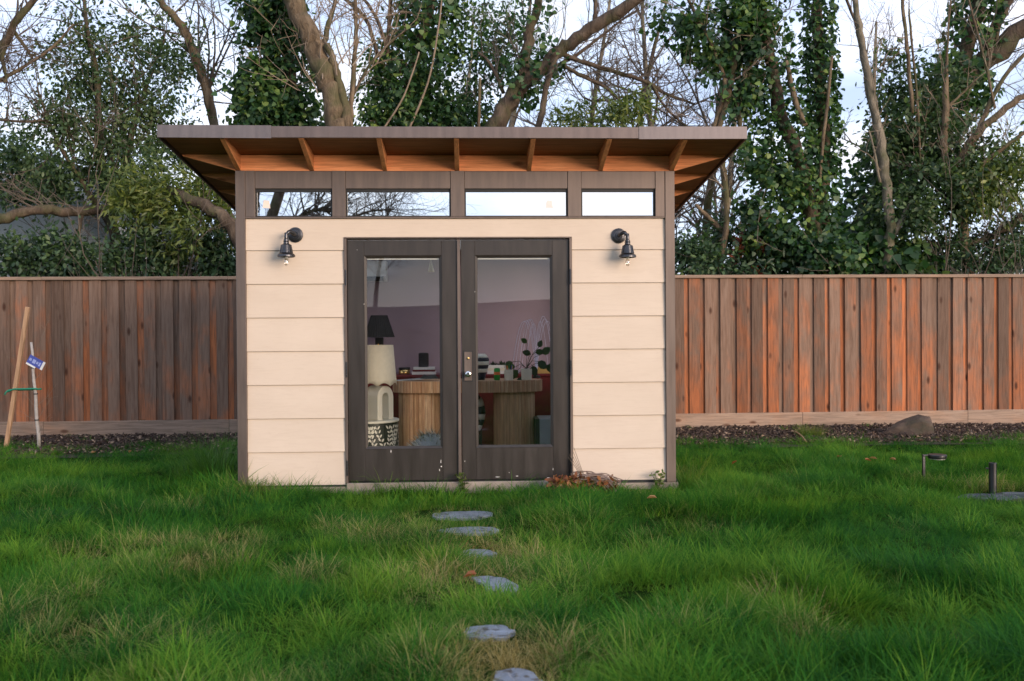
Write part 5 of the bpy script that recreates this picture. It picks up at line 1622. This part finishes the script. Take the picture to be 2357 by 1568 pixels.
    crown(t, [(1660, 90, 6.1, 90, 80, 2000, 26), (1730, 40, 6.1, 50, 60, 1300, 14), (1570, 50, 6.2, 60, 40, 420, 12), (1705, 200, 6.1, 50, 70, 900, 14), (1735, 330, 6.1, 40, 60, 500, 10), (1790, 420, 6.1, 60, 70, 1100, 14), (1760, 510, 6.0, 60, 60, 1300, 16), (1880, 590, 5.9, 120, 50, 2400, 24), (1830, 540, 5.9, 70, 50, 1200, 14)], 'ivy', .075, M['ivy'], 'ivy_leaves', spread=.13, droop=.7)
    # --- N: upright ivy trunk
    t = new_tree('ivy_tree', 'upright narrow ivy covered trunk between leaning ivy tree and pale sapling', 1930, 640, 6.4)
    P, r_ = limb(t, [(1905, 640, 6.4, 34), (1890, 480, 6.4, 34), (1895, 340, 6.4, 32), (1890, 220, 6.4, 28), (1885, 100, 6.4, 26), (1880, -60, 6.4, 24)], M['bark_dark'], 'trunk')
    trunk_down(t, P[0], r_[0], M['bark_dark'])
    ivy_on(t, P, r_, 2600, .072, .17, t0=.3)
    ivy_on(t, P, r_, 350, .09, .2, t0=.0, t1=.35)
    limb(t, [(1885, 420, 6.0, 7), (1900, 280, 6.0, 8), (1915, 130, 6.0, 6)], M['bark_tan'])
    # --- O: pale sapling
    t = new_tree('sapling', 'pale slender sapling trunk with a low fork, rising right of the shed', 2040, 640, 6.10)
    P, r_ = limb(t, [(2040, 660, 6.10, 26), (2042, 600, 6.10, 26), (2048, 520, 6.10, 22), (2042, 440, 6.10, 22), (2030, 350, 6.10, 21), (2012, 250, 6.10, 20), (1990, 130, 6.10, 17), (1975, 40, 6.10, 14), (1960, -40, 6.10, 12)], M['bark_grey'], 'trunk', 12)
    trunk_down(t, P[0], r_[0], M['bark_grey'])
    P1, r1 = limb(t, [(2046, 560, 6.10, 18), (2062, 530, 6.10, 17), (2082, 490, 6.15, 10), (2100, 460, 6.20, 4)], M['bark_grey'])
    P2, r2 = limb(t, [(2012, 260, 6.10, 9), (1990, 120, 6.20, 8), (1960, 30, 6.30, 7), (1935, -40, 6.30, 6)], M['bark_dark'])
    P3, r3 = limb(t, [(2025, 420, 6.10, 7), (2008, 330, 6.00, 5), (2000, 300, 6.00, 3)], M['bark_grey'])
    tw = Twigs(); tw.along(P, r_, 9, .9, .009, 2, g, .3, lo=.4); tw.along(P2, r2, 6, .8, .008, 2, g, .2); tw.done(t, M['twig_pale'])
    # --- P: great diagonal ivy limb, far right
    t = new_tree('ivy_tree', 'huge diagonal trunk with ivy rising to the top right corner', 1980, 640, 7.6)
    P, r_ = limb(t, [(1960, 660, 7.6, 60), (1990, 520, 7.6, 58), (2050, 400, 7.6, 56), (2130, 280, 7.6, 54), (2220, 190, 7.5, 50), (2300, 110, 7.4, 46), (2400, 40, 7.3, 42)], M['bark_dark'], 'trunk', 12)
    trunk_down(t, P[0], r_[0], M['bark_dark'])
    P1, r1 = limb(t, [(2200, 210, 7.5, 40), (2230, 100, 7.5, 34), (2250, 20, 7.5, 30), (2262, -50, 7.5, 26)], M['bark_dark'])
    P2, r2 = limb(t, [(2260, 140, 7.4, 26), (2300, 40, 7.4, 24), (2330, -20, 7.4, 22)], M['bark_dark'])
    ivy_on(t, P, r_, 2600, .10, .40, t1=.72); ivy_on(t, P1, r1, 900, .10, .32)
    tw = Twigs(); tw.along(P, r_, 10, 1.3, .014, 3, g, .3, lo=.5); tw.along(P2, r2, 8, 1.1, .014, 3, g, .3); tw.done(t, M['twig'])
    # --- Q: pollarded tree with pale shoots
    t = new_tree('pollard_tree', 'cut back tree with pale upright shoots at the far right', 2230, 640, 6.35)
    P, r_ = limb(t, [(2480, 500, 6.15, 30), (2357, 500, 6.25, 22), (2270, 550, 6.35, 15), (2150, 563, 6.45, 12), (1990, 560, 6.55, 6)], M['bark_dark'])
    P0, r0 = limb(t, [(2235, 680, 6.35, 26), (2215, 520, 6.35, 24), (2195, 450, 6.35, 22), (2180, 410, 6.35, 18)], M['bark_tan'], 'trunk')
    trunk_down(t, P0[0], r0[0], M['bark_tan'])
    shoots = [[(2175, 410, 6.35, 14), (2172, 330, 6.35, 15), (2176, 250, 6.35, 16), (2180, 120, 6.35, 6), (2190, -20, 6.35, 4)], [(2180, 412, 6.35, 16), (2230, 330, 6.25, 18), (2290, 270, 6.15, 16), (2357, 220, 6.05, 14), (2420, 190, 5.95, 12)],
              [(2190, 440, 6.35, 14), (2220, 380, 6.35, 14), (2260, 280, 6.25, 12), (2310, 180, 6.15, 10), (2370, 110, 6.05, 8)], [(2205, 450, 6.35, 12), (2260, 380, 6.15, 12), (2310, 340, 6.05, 10), (2380, 290, 5.95, 8)],
              [(2180, 412, 6.35, 16), (2150, 405, 6.35, 12), (2115, 400, 6.35, 8)], [(2180, 415, 6.35, 16), (2240, 420, 6.25, 14), (2300, 405, 6.15, 10)], [(2290, 250, 6.15, 6), (2262, 120, 6.15, 5), (2240, 40, 6.15, 5), (2225, -20, 6.15, 4)],
              [(2176, 250, 6.35, 8), (2210, 220, 6.35, 5), (2250, 180, 6.35, 3)], [(2100, 260, 6.45, 8), (2090, 130, 6.45, 9), (2080, 30, 6.45, 8), (2075, -30, 6.45, 7)], [(2120, 420, 6.45, 5), (2110, 220, 6.45, 6), (2095, 60, 6.45, 5), (2092, 20, 6.45, 4)]]
    tw = Twigs()
    for q in shoots:
        P_, rr_ = limb(t, q, M['bark_tan']); tw.along(P_, rr_, 5, .7, .008, 2, g, .3)
    tw.done(t, M['twig_pale'])
    # --- R: evergreen mass at the right
    for k, (specs, mat_, shp, sz, px, Y, lab, cat_) in enumerate((
            ([(2120, 330, 6.8, 130, 90, 2400, 36), (2160, 220, 6.9, 90, 80, 1300, 24), (2060, 190, 7.0, 60, 90, 1000, 20), (2050, 300, 6.9, 70, 80, 1200, 22)], 'holly', 'oval', .09, 2120, 6.8, 'tall loose evergreen behind the pale sapling', 'tree'),
            ([(2160, 440, 6.3, 140, 70, 2800, 36), (2080, 500, 6.2, 90, 70, 1800, 26), (2250, 380, 6.5, 90, 70, 1300, 22)], 'holly', 'oval', .09, 2150, 6.3, 'grey green evergreen bush under the pollard shoots', 'bush'),
            ([(2290, 430, 6.1, 90, 60, 1700, 24), (2340, 380, 6.2, 60, 70, 900, 16)], 'bright', 'oval', .08, 2300, 6.1, 'brighter green bush at the far right below the pale shoots', 'bush'),
            ([(2240, 600, 6.4, 140, 60, 4200, 44), (2330, 560, 6.5, 70, 70, 2000, 24)], 'shrub', 'oval', .075, 2260, 6.4, 'dense dark shrub at the far right above the fence', 'shrub'),
            ([(2000, 605, 6.40, 120, 50, 2500, 30), (2090, 620, 6.30, 90, 36, 1300, 18)], 'ivy', 'ivy', .11, 2000, 6.40, 'ivy mound behind the foot of the pale sapling', 'shrub'),
            ([(1620, 618, 6.00, 60, 46, 1500, 18), (1590, 560, 6.10, 40, 50, 600, 10)], 'shrub', 'oval', .085, 1610, 6.00, 'low blue green shrub beside the right corner of the shed', 'shrub'),
            ([(1740, 618, 6.10, 80, 40, 1500, 20), (1700, 540, 6.30, 60, 50, 700, 12)], 'shrub', 'long', .15, 1730, 6.10, 'rhododendron like shrub with long dark leaves and red young tips', 'shrub'))):
        s_ = new_tree('evergreen_tree' if cat_ == 'tree' else 'evergreen_bush' if cat_ == 'bush' else 'shrub', lab, px, 640, Y, cat_, {'tree': 'trees behind the fence', 'bush': 'bushes behind the fence', 'shrub': 'shrubs behind the fence'}[cat_])
        tw = Twigs()
        top = specs[0][1]
        for q in range(6):
            p = at(px + g.uniform(-70, 70), 660, Y); p[2] = 0
            tw.grow(p, (g.normal(0, .3), g.normal(0, .15), 1), max(1.3, (700 - top) * .0062 + .6), .016, 2, g, .3, .2, 4)
        tw.done(s_, M['twig'], 'stems')
        crown(s_, specs, shp, sz, M[mat_], spread=.16)
        if k == 6:
            crown(s_, [(1742, 520, 6.00, 14, 14, 30, 3), (1722, 560, 6.00, 20, 14, 50, 4), (1760, 575, 5.90, 14, 10, 30, 3), (1700, 580, 6.00, 14, 16, 30, 3), (1745, 628, 5.90, 12, 8, 24, 2), (1752, 545, 6.00, 16, 16, 30, 3)], 'long', .11, M['red_leaf'], 'young_leaves', spread=.05, droop=-.8)
    # --- S: far bare trees fading into the sky
    far = [(1410, 10.5, 3.6), (1500, 11.5, 3.8), (1590, 10, 3.4), (1330, 12, 3.6), (520, 10, 3.4), (60, 11, 3.6), (800, 12, 3.7), (1180, 11, 3.6), (1650, 13, 3.8), (2000, 12, 3.6), (2320, 11, 3.6), (960, 13, 4.0), (400, 12, 3.8)]
    labs = ['grey bare tree far behind, centre right of the forked trunk', 'bare tree in the pale gap between forked tree and ivy trunks', 'bare tree far behind the right end of the roof', 'thin bare tree behind the drooping dark branches', 'bare tree far behind the slender leaning trunk', 'bare tree far behind the grey house',
            'bare tree far behind the thick leaning trunk', 'bare tree far behind the middle ivy tree', 'bare tree far behind the two stemmed pale tree', 'bare tree far behind the upright ivy trunk', 'bare tree far behind the pollard shoots', 'bare tree deep between the ivy trees in the middle', 'bare tree far behind the evergreen on the left']
    for (px, Y, ln), lab in zip(far, labs):
        p = at(px, 640, Y)
        t = thing('bare_tree', lab, 'tree', (p[0], Y, 0), 'bare trees in the distance')
        base = np.array([p[0], Y, -.1])
        P = [base]
        d = np.array([g.normal(0, .06), 0, 1.0])
        for k in range(8):
            d = d + np.array([g.normal(0, .07), g.normal(0, .07), 0]); d /= np.linalg.norm(d)
            P.append(P[-1] + d * ln * .28)
        P = np.array(P); rr_ = np.linspace(.12, .025, 9)
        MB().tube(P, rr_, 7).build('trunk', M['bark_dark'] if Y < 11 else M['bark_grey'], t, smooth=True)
        tw = Twigs()
        for q in range(18 if 1300 < px < 1660 else 9):
            i = int(g.uniform(2, 8)); dd = g.normal(0, 1, 3); dd[1] *= .7; dd[2] = abs(dd[2]) * .9 + .35
            tw.grow(P[i], dd, g.uniform(1.0, 2.0), rr_[i] * .5, 3, g, .25, .25, 3, .7, 4, .003)
        tw.done(t, M['twig'] , 'twigs')
trees()
# ================================================================== NEIGHBOUR HOUSE BEHIND THE LEFT TREES
def house():
    Y = 9.2
    xl, xr = wx(-260, 560, Y), wx(300, 560, Y)
    ze, zr = pz(545, Y, 100), pz(380, Y, 100)
    xm = wx(130, 560, Y)
    h = thing('neighbour_house', 'grey stucco house with dark gable roof behind the trees at left', 'house', (xm, Y, 0))
    MB().prism([(xl, Y, -.1), (xr, Y, -.1), (xr, Y, ze), (xm, Y, zr), (xl, Y, ze)], (0, 6, 0)).build('wall', M['house_wall'], h)
    for (a, b) in ((xl, xm), (xr, xm)):
        sg = -1 if a < b else 1
        s_ = (zr - ze) / (b - a)
        a2 = a + sg * .45
        z2 = ze + (a2 - a) * s_
        rf = MB().prism([(a2, Y - .4, z2 + .02), (b, Y - .4, zr + .02), (b, Y - .4, zr + .16), (a2, Y - .4, z2 + .16)], (0, 6.8, 0)).build('roof', M['house_roof'], h)
        MB().prism([(a2, Y - .43, z2 - .03), (b, Y - .43, zr - .03), (b, Y - .43, zr + .165), (a2, Y - .43, z2 + .165)], (0, .028, 0)).build('barge_board', M['house_trim'], rf)
    # small pale shed roof glimpsed over the fence
    q = at(318, 622, 8.2)
    g_ = thing('garden_lean_to', 'small white lean-to roof glimpsed over the fence, left of the shed', 'lean-to', (q[0], 8.2, 0))
    MB().box(q[0] - .22, q[0] + .22, 8.3, 9.0, -.1, q[2] - .03).build('wall', M['house_wall'], g_)
    MB().prism([(q[0] - .26, 8.2, q[2] - .03), (q[0] + .26, 8.2, q[2] + .02), (q[0] + .26, 9.1, q[2] + .06), (q[0] - .26, 9.1, q[2] + .03)], (0, 0, .03)).build('roof', M['house_trim'], g_)
house()

# ================================================================== BEHIND THE CAMERA (seen mirrored in the glass)
def mirrored():
    h = thing('rear_fence', 'tall dark board fence across the lawn, seen only mirrored in the door glass', 'fence', (0, -22, 0))
    mb = MB()
    for k in range(150): mb.box(-15 + k * .2, -15 + k * .2 + .22, -22 - .024 * (k % 2), -21.98 - .024 * (k % 2), -.1, 2.25 + .12 * math.sin(k * .08) )
    mb.build('fence_boards', M['bark_dark'], h, kind='stuff')
    g = np.random.default_rng(77)
    t = thing('bare_tree', 'big bare tree across the lawn, mirrored in the left clerestory windows', 'tree', (-6.0, -18.5, 0), 'bare trees across the lawn')
    def lm(P, r0, r1):
        P = smooth_path(P, 5); MB().tube(P, np.linspace(r0, r1, len(P)), 8).build('limb', M['bark_dark'], t, smooth=True); return P, np.linspace(r0, r1, len(P))
    A = lm([(-6.0, -18.5, -.1), (-5.9, -18.5, 1.6), (-5.5, -18.4, 3.2), (-5.0, -18.3, 4.6), (-4.4, -18.2, 6.4)], .22, .12)
    B = lm([(-5.6, -18.4, 3.0), (-5.55, -18.4, 4.4), (-5.3, -18.4, 6.2)], .13, .08)
    C_ = lm([(-5.5, -18.4, 3.2), (-4.6, -18.3, 4.2), (-3.9, -18.2, 4.6), (-3.2, -18.2, 4.5)], .09, .03)
    D = lm([(-3.6, -18.0, 3.2), (-3.4, -18.0, 4.0), (-2.6, -18.0, 4.5), (-1.8, -18.0, 4.6)], .06, .02)
    tw = Twigs()
    for (P, r_), n in ((A, 16), (B, 10), (C_, 22), (D, 22)): tw.along(P, r_, n, 1.3, .03, 3, g, .1, lo=.3)
    tw.done(t, M['twig'])
    t2 = thing('bare_tree', 'thin bare tree across the lawn, mirrored in the second clerestory window', 'tree', (-2.6, -21, 0), 'bare trees across the lawn')
    P = smooth_path([(-2.6, -21, -.1), (-2.6, -21, 2.0), (-2.4, -21, 3.6), (-2.2, -21, 5.0)], 5)
    MB().tube(P, np.linspace(.1, .02, len(P)), 7).build('trunk', M['bark_dark'], t2, smooth=True)
    tw = Twigs(); tw.along(P, np.linspace(.1, .02, len(P)), 34, 1.4, .02, 3, g, .15, lo=.5); tw.done(t2, M['twig'])
mirrored()

# ================================================================== THINGS IN THE GARDEN
def garden():
    rd = random.Random(12)
    # young tree with stake, tie and tag
    gy = 3.55
    p0, p1 = at(14, 1030, gy), at(64, 707, gy)
    t = thing('wooden_stake', 'leaning square wooden stake by the fence at the far left', 'stake', (p0[0], gy, 0))
    d = Vector(p1 - p0); d.normalize(); s_ = d.cross(Vector((0, 1, 0))).normalized() * .022; f_ = Vector((0, .022, 0))
    a, b = Vector(p0) - d * .2, Vector(p1)
    o = MB().add([a - s_ - f_, a + s_ - f_, a + s_ + f_, a - s_ + f_, b - s_ - f_, b + s_ - f_, b + s_ + f_, b - s_ + f_], [(0, 3, 2, 1), (4, 5, 6, 7), (0, 1, 5, 4), (1, 2, 6, 5), (2, 3, 7, 6), (3, 0, 4, 7)]).build('stake_shaft', M['stake'], t, .003)
    setp(o, tone=.3, light=.55)
    q0, q1 = at(90, 1028, gy), at(72, 788, gy)
    yt = thing('young_tree', 'young whip of a tree with white painted stem tied to the leaning stake', 'tree', (q0[0], gy, 0))
    tt = np.linspace(0, 1, 9)[:, None]
    P = q0 * (1 - tt) + q1 * tt + np.array([[.006 * math.sin(k * 2), 0, 0] for k in range(9)]); P[0, 2] -= .1
    MB().tube(P, np.linspace(.022, .014, 9), 8).build('trunk', M['white_stem'], yt, smooth=True)
    g = np.random.default_rng(8)
    tw = Twigs()
    for k in range(10):
        i = 1 + k % 7; sx = -1 if k % 2 else 1
        tw.grow(P[i], (sx * g.uniform(.4, 1.0), g.normal(0, .3), g.uniform(.1, .9)), g.uniform(.2, .4), .0026, 1, g, .3, .3, 2, .5, 4, .001)
    tw.done(yt, M['twig_pale'], 'twigs')
    for k in (2, 4, 6): MB().lathe([(.027, 0), (.027, .012)], P[k], 10).build('band', M['black'], yt)
    # green tie
    ta, tb = at(28, 898, gy), at(84, 896, gy)
    tie = MB()
    loop = [(ta[0] - .03, gy - .03, ta[2] - .015), (ta[0] + .03, gy - .035, ta[2] + .01), ((ta[0] + tb[0]) / 2, gy - .03, ta[2] + .012), (tb[0] - .01, gy - .032, tb[2] + .006), (tb[0] + .03, gy - .02, tb[2]), (tb[0] + .03, gy + .03, tb[2]), ((ta[0] + tb[0]) / 2, gy + .03, ta[2]), (ta[0] - .03, gy + .03, ta[2]), (ta[0] - .045, gy, ta[2] - .01), (ta[0] - .03, gy - .03, ta[2] - .015)]
    tie.tube(smooth_path(loop, 4), .011, 6)
    tie.tube([(ta[0] - .03, gy - .03, ta[2] - .0), (ta[0] - .06, gy - .04, ta[2] - .03), (ta[0] - .065, gy - .045, ta[2] - .055)], .009, 6)
    tag(tie.build('tree_tie', M['teal_tie'], smooth=True), 'green tie strap holding young tree to the wooden stake', 'tie')
    # tag: blue plate, white foot, faint print
    c = Vector(at(82, 836, gy - .05))
    tg = thing('plant_tag', 'blue and white nursery tag hanging tilted on the young tree', 'tag', c)
    ang = R(-28); ux = Vector((math.cos(ang), -.15, math.sin(ang))); uz = Vector((-math.sin(ang), 0, math.cos(ang)))
    def plate(x0, x1, z0, z1, y, mat, nm, par):
        mb = MB(); mb.prism([c + ux * x + uz * z + Vector((0, y, 0)) for x, z in ((x0, z0), (x1, z0), (x1, z1), (x0, z1))], (0, .0015, 0)); return mb.build(nm, mat, par)
    pl = plate(-.105, .075, -.04, .06, 0, M['tag_blue'], 'tag_plate', tg)
    plate(.0755, .105, -.04, .06, 0, M['white_paper'], 'tag_end', tg)
    plate(-.105, .02, -.062, -.0405, .002, M['white_paper'], 'tag_foot', tg)
    for k, (x0, x1) in enumerate(((-.09, -.06), (-.045, -.005), (.005, .03), (.04, .06))): plate(x0, x1, -.005 - .01 * (k % 2), .025 + .006 * (k % 2), -.001, plain('tag_print', (.32, .36, .62), .6), 'print', pl)
    MB().tube([c + uz * .05, c + uz * .07 + Vector((0, .02, .01)), Vector((at(76, 818, gy)))], .0016, 4).build('string', M['black'], tg)
    # boulder
    p = gnd(2105, 1003, 0); rk = bmesh.new()
    bmesh.ops.create_icosphere(rk, subdivisions=3, radius=1)
    sc = np.linalg.norm(p - CAM) / F
    for v in rk.verts:
        x, y, z = v.co
        n1 = float(vnoise(x * 1.3 + z, y * 1.3 + z * .7, 1.4, 61)) * .14 + float(vnoise(x * 4 + z * 2, y * 4 + z, 1.0, 62)) * .07
        f = 1 + n1
        top = .60 + .32 * x if x > -.9 else .28
        v.co = (x * f, y * f * .75, max(-.35, z * f * (top if z > 0 else .5)))
        if v.co.x > .72: v.co.x = .72 + (v.co.x - .72) * .35
    for v in rk.verts: v.co = Vector((p[0] + v.co.x * 58 * sc, p[1] + .12 + v.co.y * 46 * sc, .0 + v.co.z * 64 * sc))
    me = bpy.data.meshes.new('boulder'); rk.to_mesh(me); rk.free()
    o = link('boulder', me, M['rock'], None, False); tag(o, 'brown mossy boulder in the mulch before the right fence', 'rock')
    # grass tussocks as things of their own
    def tussock(px, py, r, n, h, label, mix_, wid=.004, sy=1.0):
        p = gnd(px, py, 0)
        V, Fc, AL, VA = blade_arrays(n, r, h * .5, h, wid * .6, wid, .32, 1.0, np.random.default_rng(int(px)), 4)
        me = mesh_va('grass_tussock', V, Fc, mix_, AL, VA)
        o = bpy.data.objects.new('grass_tussock', me); col.objects.link(o)
        o.location = (p[0], p[1], float(ground_z(p[0], p[1])))
        tag(o, label, 'grass tussock', 'grass tussocks')
    tg_mat = leaf_mat('tussock_blade', (.030, .095, .016), (.065, .165, .022), (.14, .24, .035), .55, .4)
    ty_mat = leaf_mat('yellow_tussock_blade', (.04, .09, .012), (.11, .165, .018), (.24, .25, .045), .55, .4)
    dry = leaf_mat('dry_grass_blade', (.20, .13, .045), (.36, .26, .10), (.52, .42, .2), .6, .25)
    tussock(495, 1098, .18, 650, .60, 'tall soft grass tussock against the left corner post', tg_mat)
    tussock(435, 1105, .15, 320, .38, 'shorter grass tussock just left of the tall one by the shed', tg_mat)
    tussock(1585, 1118, .08, 90, .40, 'sparse tall grass tussock at the right corner of the shed', ty_mat)
    tussock(1865, 1006, .15, 520, .27, 'round yellow green grass tussock in the mulch', ty_mat)
    tussock(1790, 1400, .13, 90, .26, 'dry straw coloured tussock in the right foreground lawn', dry)
    tussock(1870, 1420, .10, 60, .20, 'smaller dry tussock beside the straw one in the right lawn', dry)
    tussock(1165, 1128, .08, 60, .20, 'thin dark grass tussock at the foot of the right door', tg_mat)
    # white stick
    a, b = gnd(1828, 992, .10), gnd(1856, 1018, .03)
    mb = MB(); mb.tube(smooth_path([a, (a + b) / 2 + [.01, 0, .012], b], 4), np.linspace(.006, .013, 9), 7)
    tag(mb.build('stick', M['stake'], smooth=True), 'pale dry stick lying by the yellow green tussock', 'stick')
    # path light
    c = gnd(2128, 1090, .06)
    x0, x1 = at(2126, 1060, c[1]), at(2152, 1054, c[1])
    zt = at(2130, 1050, c[1])[2]
    lt = thing('path_light', 'low black path light with round flat head in the right lawn', 'garden light', (x0[0], c[1], 0))
    MB().box(x0[0] - .012, x0[0] + .012, c[1] - .01, c[1] + .01, -.15, zt).build('stem', M['black_metal'], lt, .003)
    MB().box(x0[0] - .012, x1[0] - .06, c[1] - .011, c[1] + .011, zt + .0005, zt + .014).build('arm', M['black_metal'], lt, .003)
    MB().lathe([(.070, 0), (.078, .004), (.080, .020), (.080, .034), (.074, .038)], (x1[0] + .02, c[1], zt - .024), 28).build('lamp_head', M['black_metal'], lt)
    MB().lathe([(.066, -.002), (.066, .002)], (x1[0] + .02, c[1], zt - .025), 24).build('lens', M['white_in'], lt)
    # riser pipe on a black cover
    p = gnd(2285, 1142, .02)
    zt = at(2285, 1065, p[1])[2]
    pp = thing('riser_pipe', 'short upright black pipe standing on a dark cover at the right edge', 'pipe', (p[0], p[1], 0))
    MB().lathe([(.030, -.1), (.030, zt - .004), (.027, zt), (.022, zt), (.022, zt - .05)], (p[0], p[1], 0), 20).build('pipe_body', M['black_metal'], pp, smooth=False)
    MB().tube([(p[0] - .03, p[1], zt - .05), (p[0] - .055, p[1], zt - .045)], .007, 8).build('nozzle', M['black_metal'], pp)
    vb = gnd(2310, 1150, .02)
    V, n = [], 22
    mb = MB()
    ring = [(vb[0] + .40 * math.cos(2 * math.pi * i / n) * rd.uniform(.85, 1.1), vb[1] + .15 * math.sin(2 * math.pi * i / n) * rd.uniform(.85, 1.1)) for i in range(n)]
    gz = float(ground_z(vb[0], vb[1]))
    vs = [(x, y, gz - .03) for x, y in ring] + [(x, y, gz + .045 + rd.uniform(-.01, .012)) for x, y in ring] + [(vb[0] + (x - vb[0]) * .55, vb[1] + (y - vb[1]) * .55, gz + .06 + rd.uniform(-.012, .012)) for x, y in ring] + [(vb[0], vb[1], gz + .06)]
    mb.add(vs, [(k * n + i, k * n + (i + 1) % n, (k + 1) * n + (i + 1) % n, (k + 1) * n + i) for k in range(2) for i in range(n)] + [(2 * n + i, 2 * n + (i + 1) % n, 3 * n) for i in range(n)])
    tag(mb.build('ground_cover', plain('black_fabric_cover', (.022, .026, .03), .45, 0, .3, 12, .5)), 'crumpled black fabric cover on the ground around the pipe', 'cover')
    # dried palm-like debris at the door
    c = gnd(1345, 1128, .03)
    dp = thing('dried_plant', 'heap of dried orange leaves and grey stems below the right siding', 'dried plant', (c[0], c[1], 0))
    g = np.random.default_rng(5)
    n = 620
    Pn = np.stack([c[0] + g.uniform(-.27, .25, n), c[1] + g.normal(-.05, .06, n), g.uniform(.02, .13, n) + float(ground_z(c[0], c[1]))], -1)
    leaf_object('dry_leaves', Pn, np.stack([g.normal(0, 1, n), g.normal(-.4, .5, n), g.normal(.3, .4, n)], -1) * .6, .062, 'oval', M['dry_leaf'], dp, .1, None, g)
    st = MB()
    for k in range(55):
        x = c[0] + g.uniform(-.09, .10); y = c[1] + g.normal(-.05, .035); z = float(ground_z(x, y)) + g.uniform(.09, .17)
        l_ = g.uniform(.12, .24)
        e = (x + l_, y - g.uniform(.0, .10), z - g.uniform(.02, .09))
        st.tube(smooth_path([(x, y, z), (x + l_ * .5, y - .02, z + g.uniform(.0, .02)), e], 3), np.linspace(.0055, .003, 7), 4, False)
    st.build('dry_stems', plain('grey_dry_stem', (.27, .195, .155), .8, 0, .35), dp, kind='stuff')
    st = MB()
    for k in range(5):
        st.tube(smooth_path([(c[0] - .02 + .012 * k, c[1] - .02, .08), (c[0] - .06 + .01 * k, c[1] - .0, .2), (c[0] - .13 + .012 * k, c[1] + .03, .30 + .02 * k)], 3), np.linspace(.004, .0015, 7), 4, False)
    st.build('dry_twigs', M['twig_pale'], dp, kind='stuff')
    # weeds at the wall
    for (px, py, h, lab) in ((1503, 1112, .15, 'small leafy weed growing at the wall near the right corner'), (1068, 1125, .16, 'small green weed at the foot of doors where they meet'), (1290, 1140, .07, 'pale leaf weed in front of the dried heap')):
        p = gnd(px, py, .02)
        wd = thing('weed', lab, 'weed', (p[0], min(p[1], -.07), 0), 'weeds along the shed')
        y = min(p[1], -.07); Pn, On = [], []
        st = MB()
        for k in range(5):
            dx = rd.uniform(-.4, .4)
            st.tube([(p[0], y, 0), (p[0] + dx * h * .5, y - .01, h * .6), (p[0] + dx * h, y - .02, h)], .0022, 4)
            for q in range(9):
                u = (q + 1) / 9; Pn.append((p[0] + dx * h * u, y - .02 * u, h * u)); On.append((math.cos(q * 2.4), math.sin(q * 2.4) - .2, .3))
        st.build('stems', M['bright'], wd)
        leaf_object('leaves', np.array(Pn), np.array(On), .038, 'oval', M['bright'], wd, .0, None, np.random.default_rng(int(px)))
    # fallen leaves on the lawn
    spots = ((1932, 1054), (1998, 1062), (2010, 1058), (1690, 1068), (215, 1030), (300, 1028), (2055, 1060), (1082, 1330), (1500, 1150))
    kinds = ('tan curled', 'brown', 'pale', 'rusty')
    where = ('in the lawn below the yellow green tussock', 'in the lawn left of the path light', 'beside its twin left of the path light', 'in the lawn just right of the shed',
             'at the left edge of the mulch', 'in the grass below the left fence', 'in the lawn between boulder and path light', 'on the edge of the triangular stone', 'in the grass before the dried heap')
    for k, ((px, py), wh) in enumerate(zip(spots, where)):
        p = gnd(px, py, .09)
        z = float(ground_z(p[0], p[1])) + (.10 if p[1] < 2.6 else .03)
        mb = MB(); a = rd.uniform(0, 6.28); l_ = rd.uniform(.025, .042)
        dx, dy = math.cos(a) * l_, math.sin(a) * l_
        C = Vector((p[0], p[1], z)); D = Vector((dx, dy, rd.uniform(-.01, .02))); S = Vector((-dy, dx, rd.uniform(-.01, .01))) * .55; U = Vector((0, 0, .018))
        mb.add([C - D, C - D * .3 + S + U, C + D * .5 + S * .8 + U, C + D, C + D * .5 - S * .8 + U * .8, C - D * .3 - S + U * 1.1, C - D * .3, C + D * .5], [(0, 6, 1), (1, 6, 7, 2), (2, 7, 3), (0, 5, 6), (5, 4, 7, 6), (4, 3, 7)])
        o = mb.build('fallen_leaf', M['dry_leaf'])
        o.data.attributes.new('var', 'FLOAT', 'POINT').data.foreach_set('value', [(.95, .6, 1.0, .45)[k % 4]] * len(o.data.vertices))
        tag(o, '%s fallen leaf %s' % (kinds[k % 4], wh), 'leaf', 'fallen leaves on the lawn')
garden()
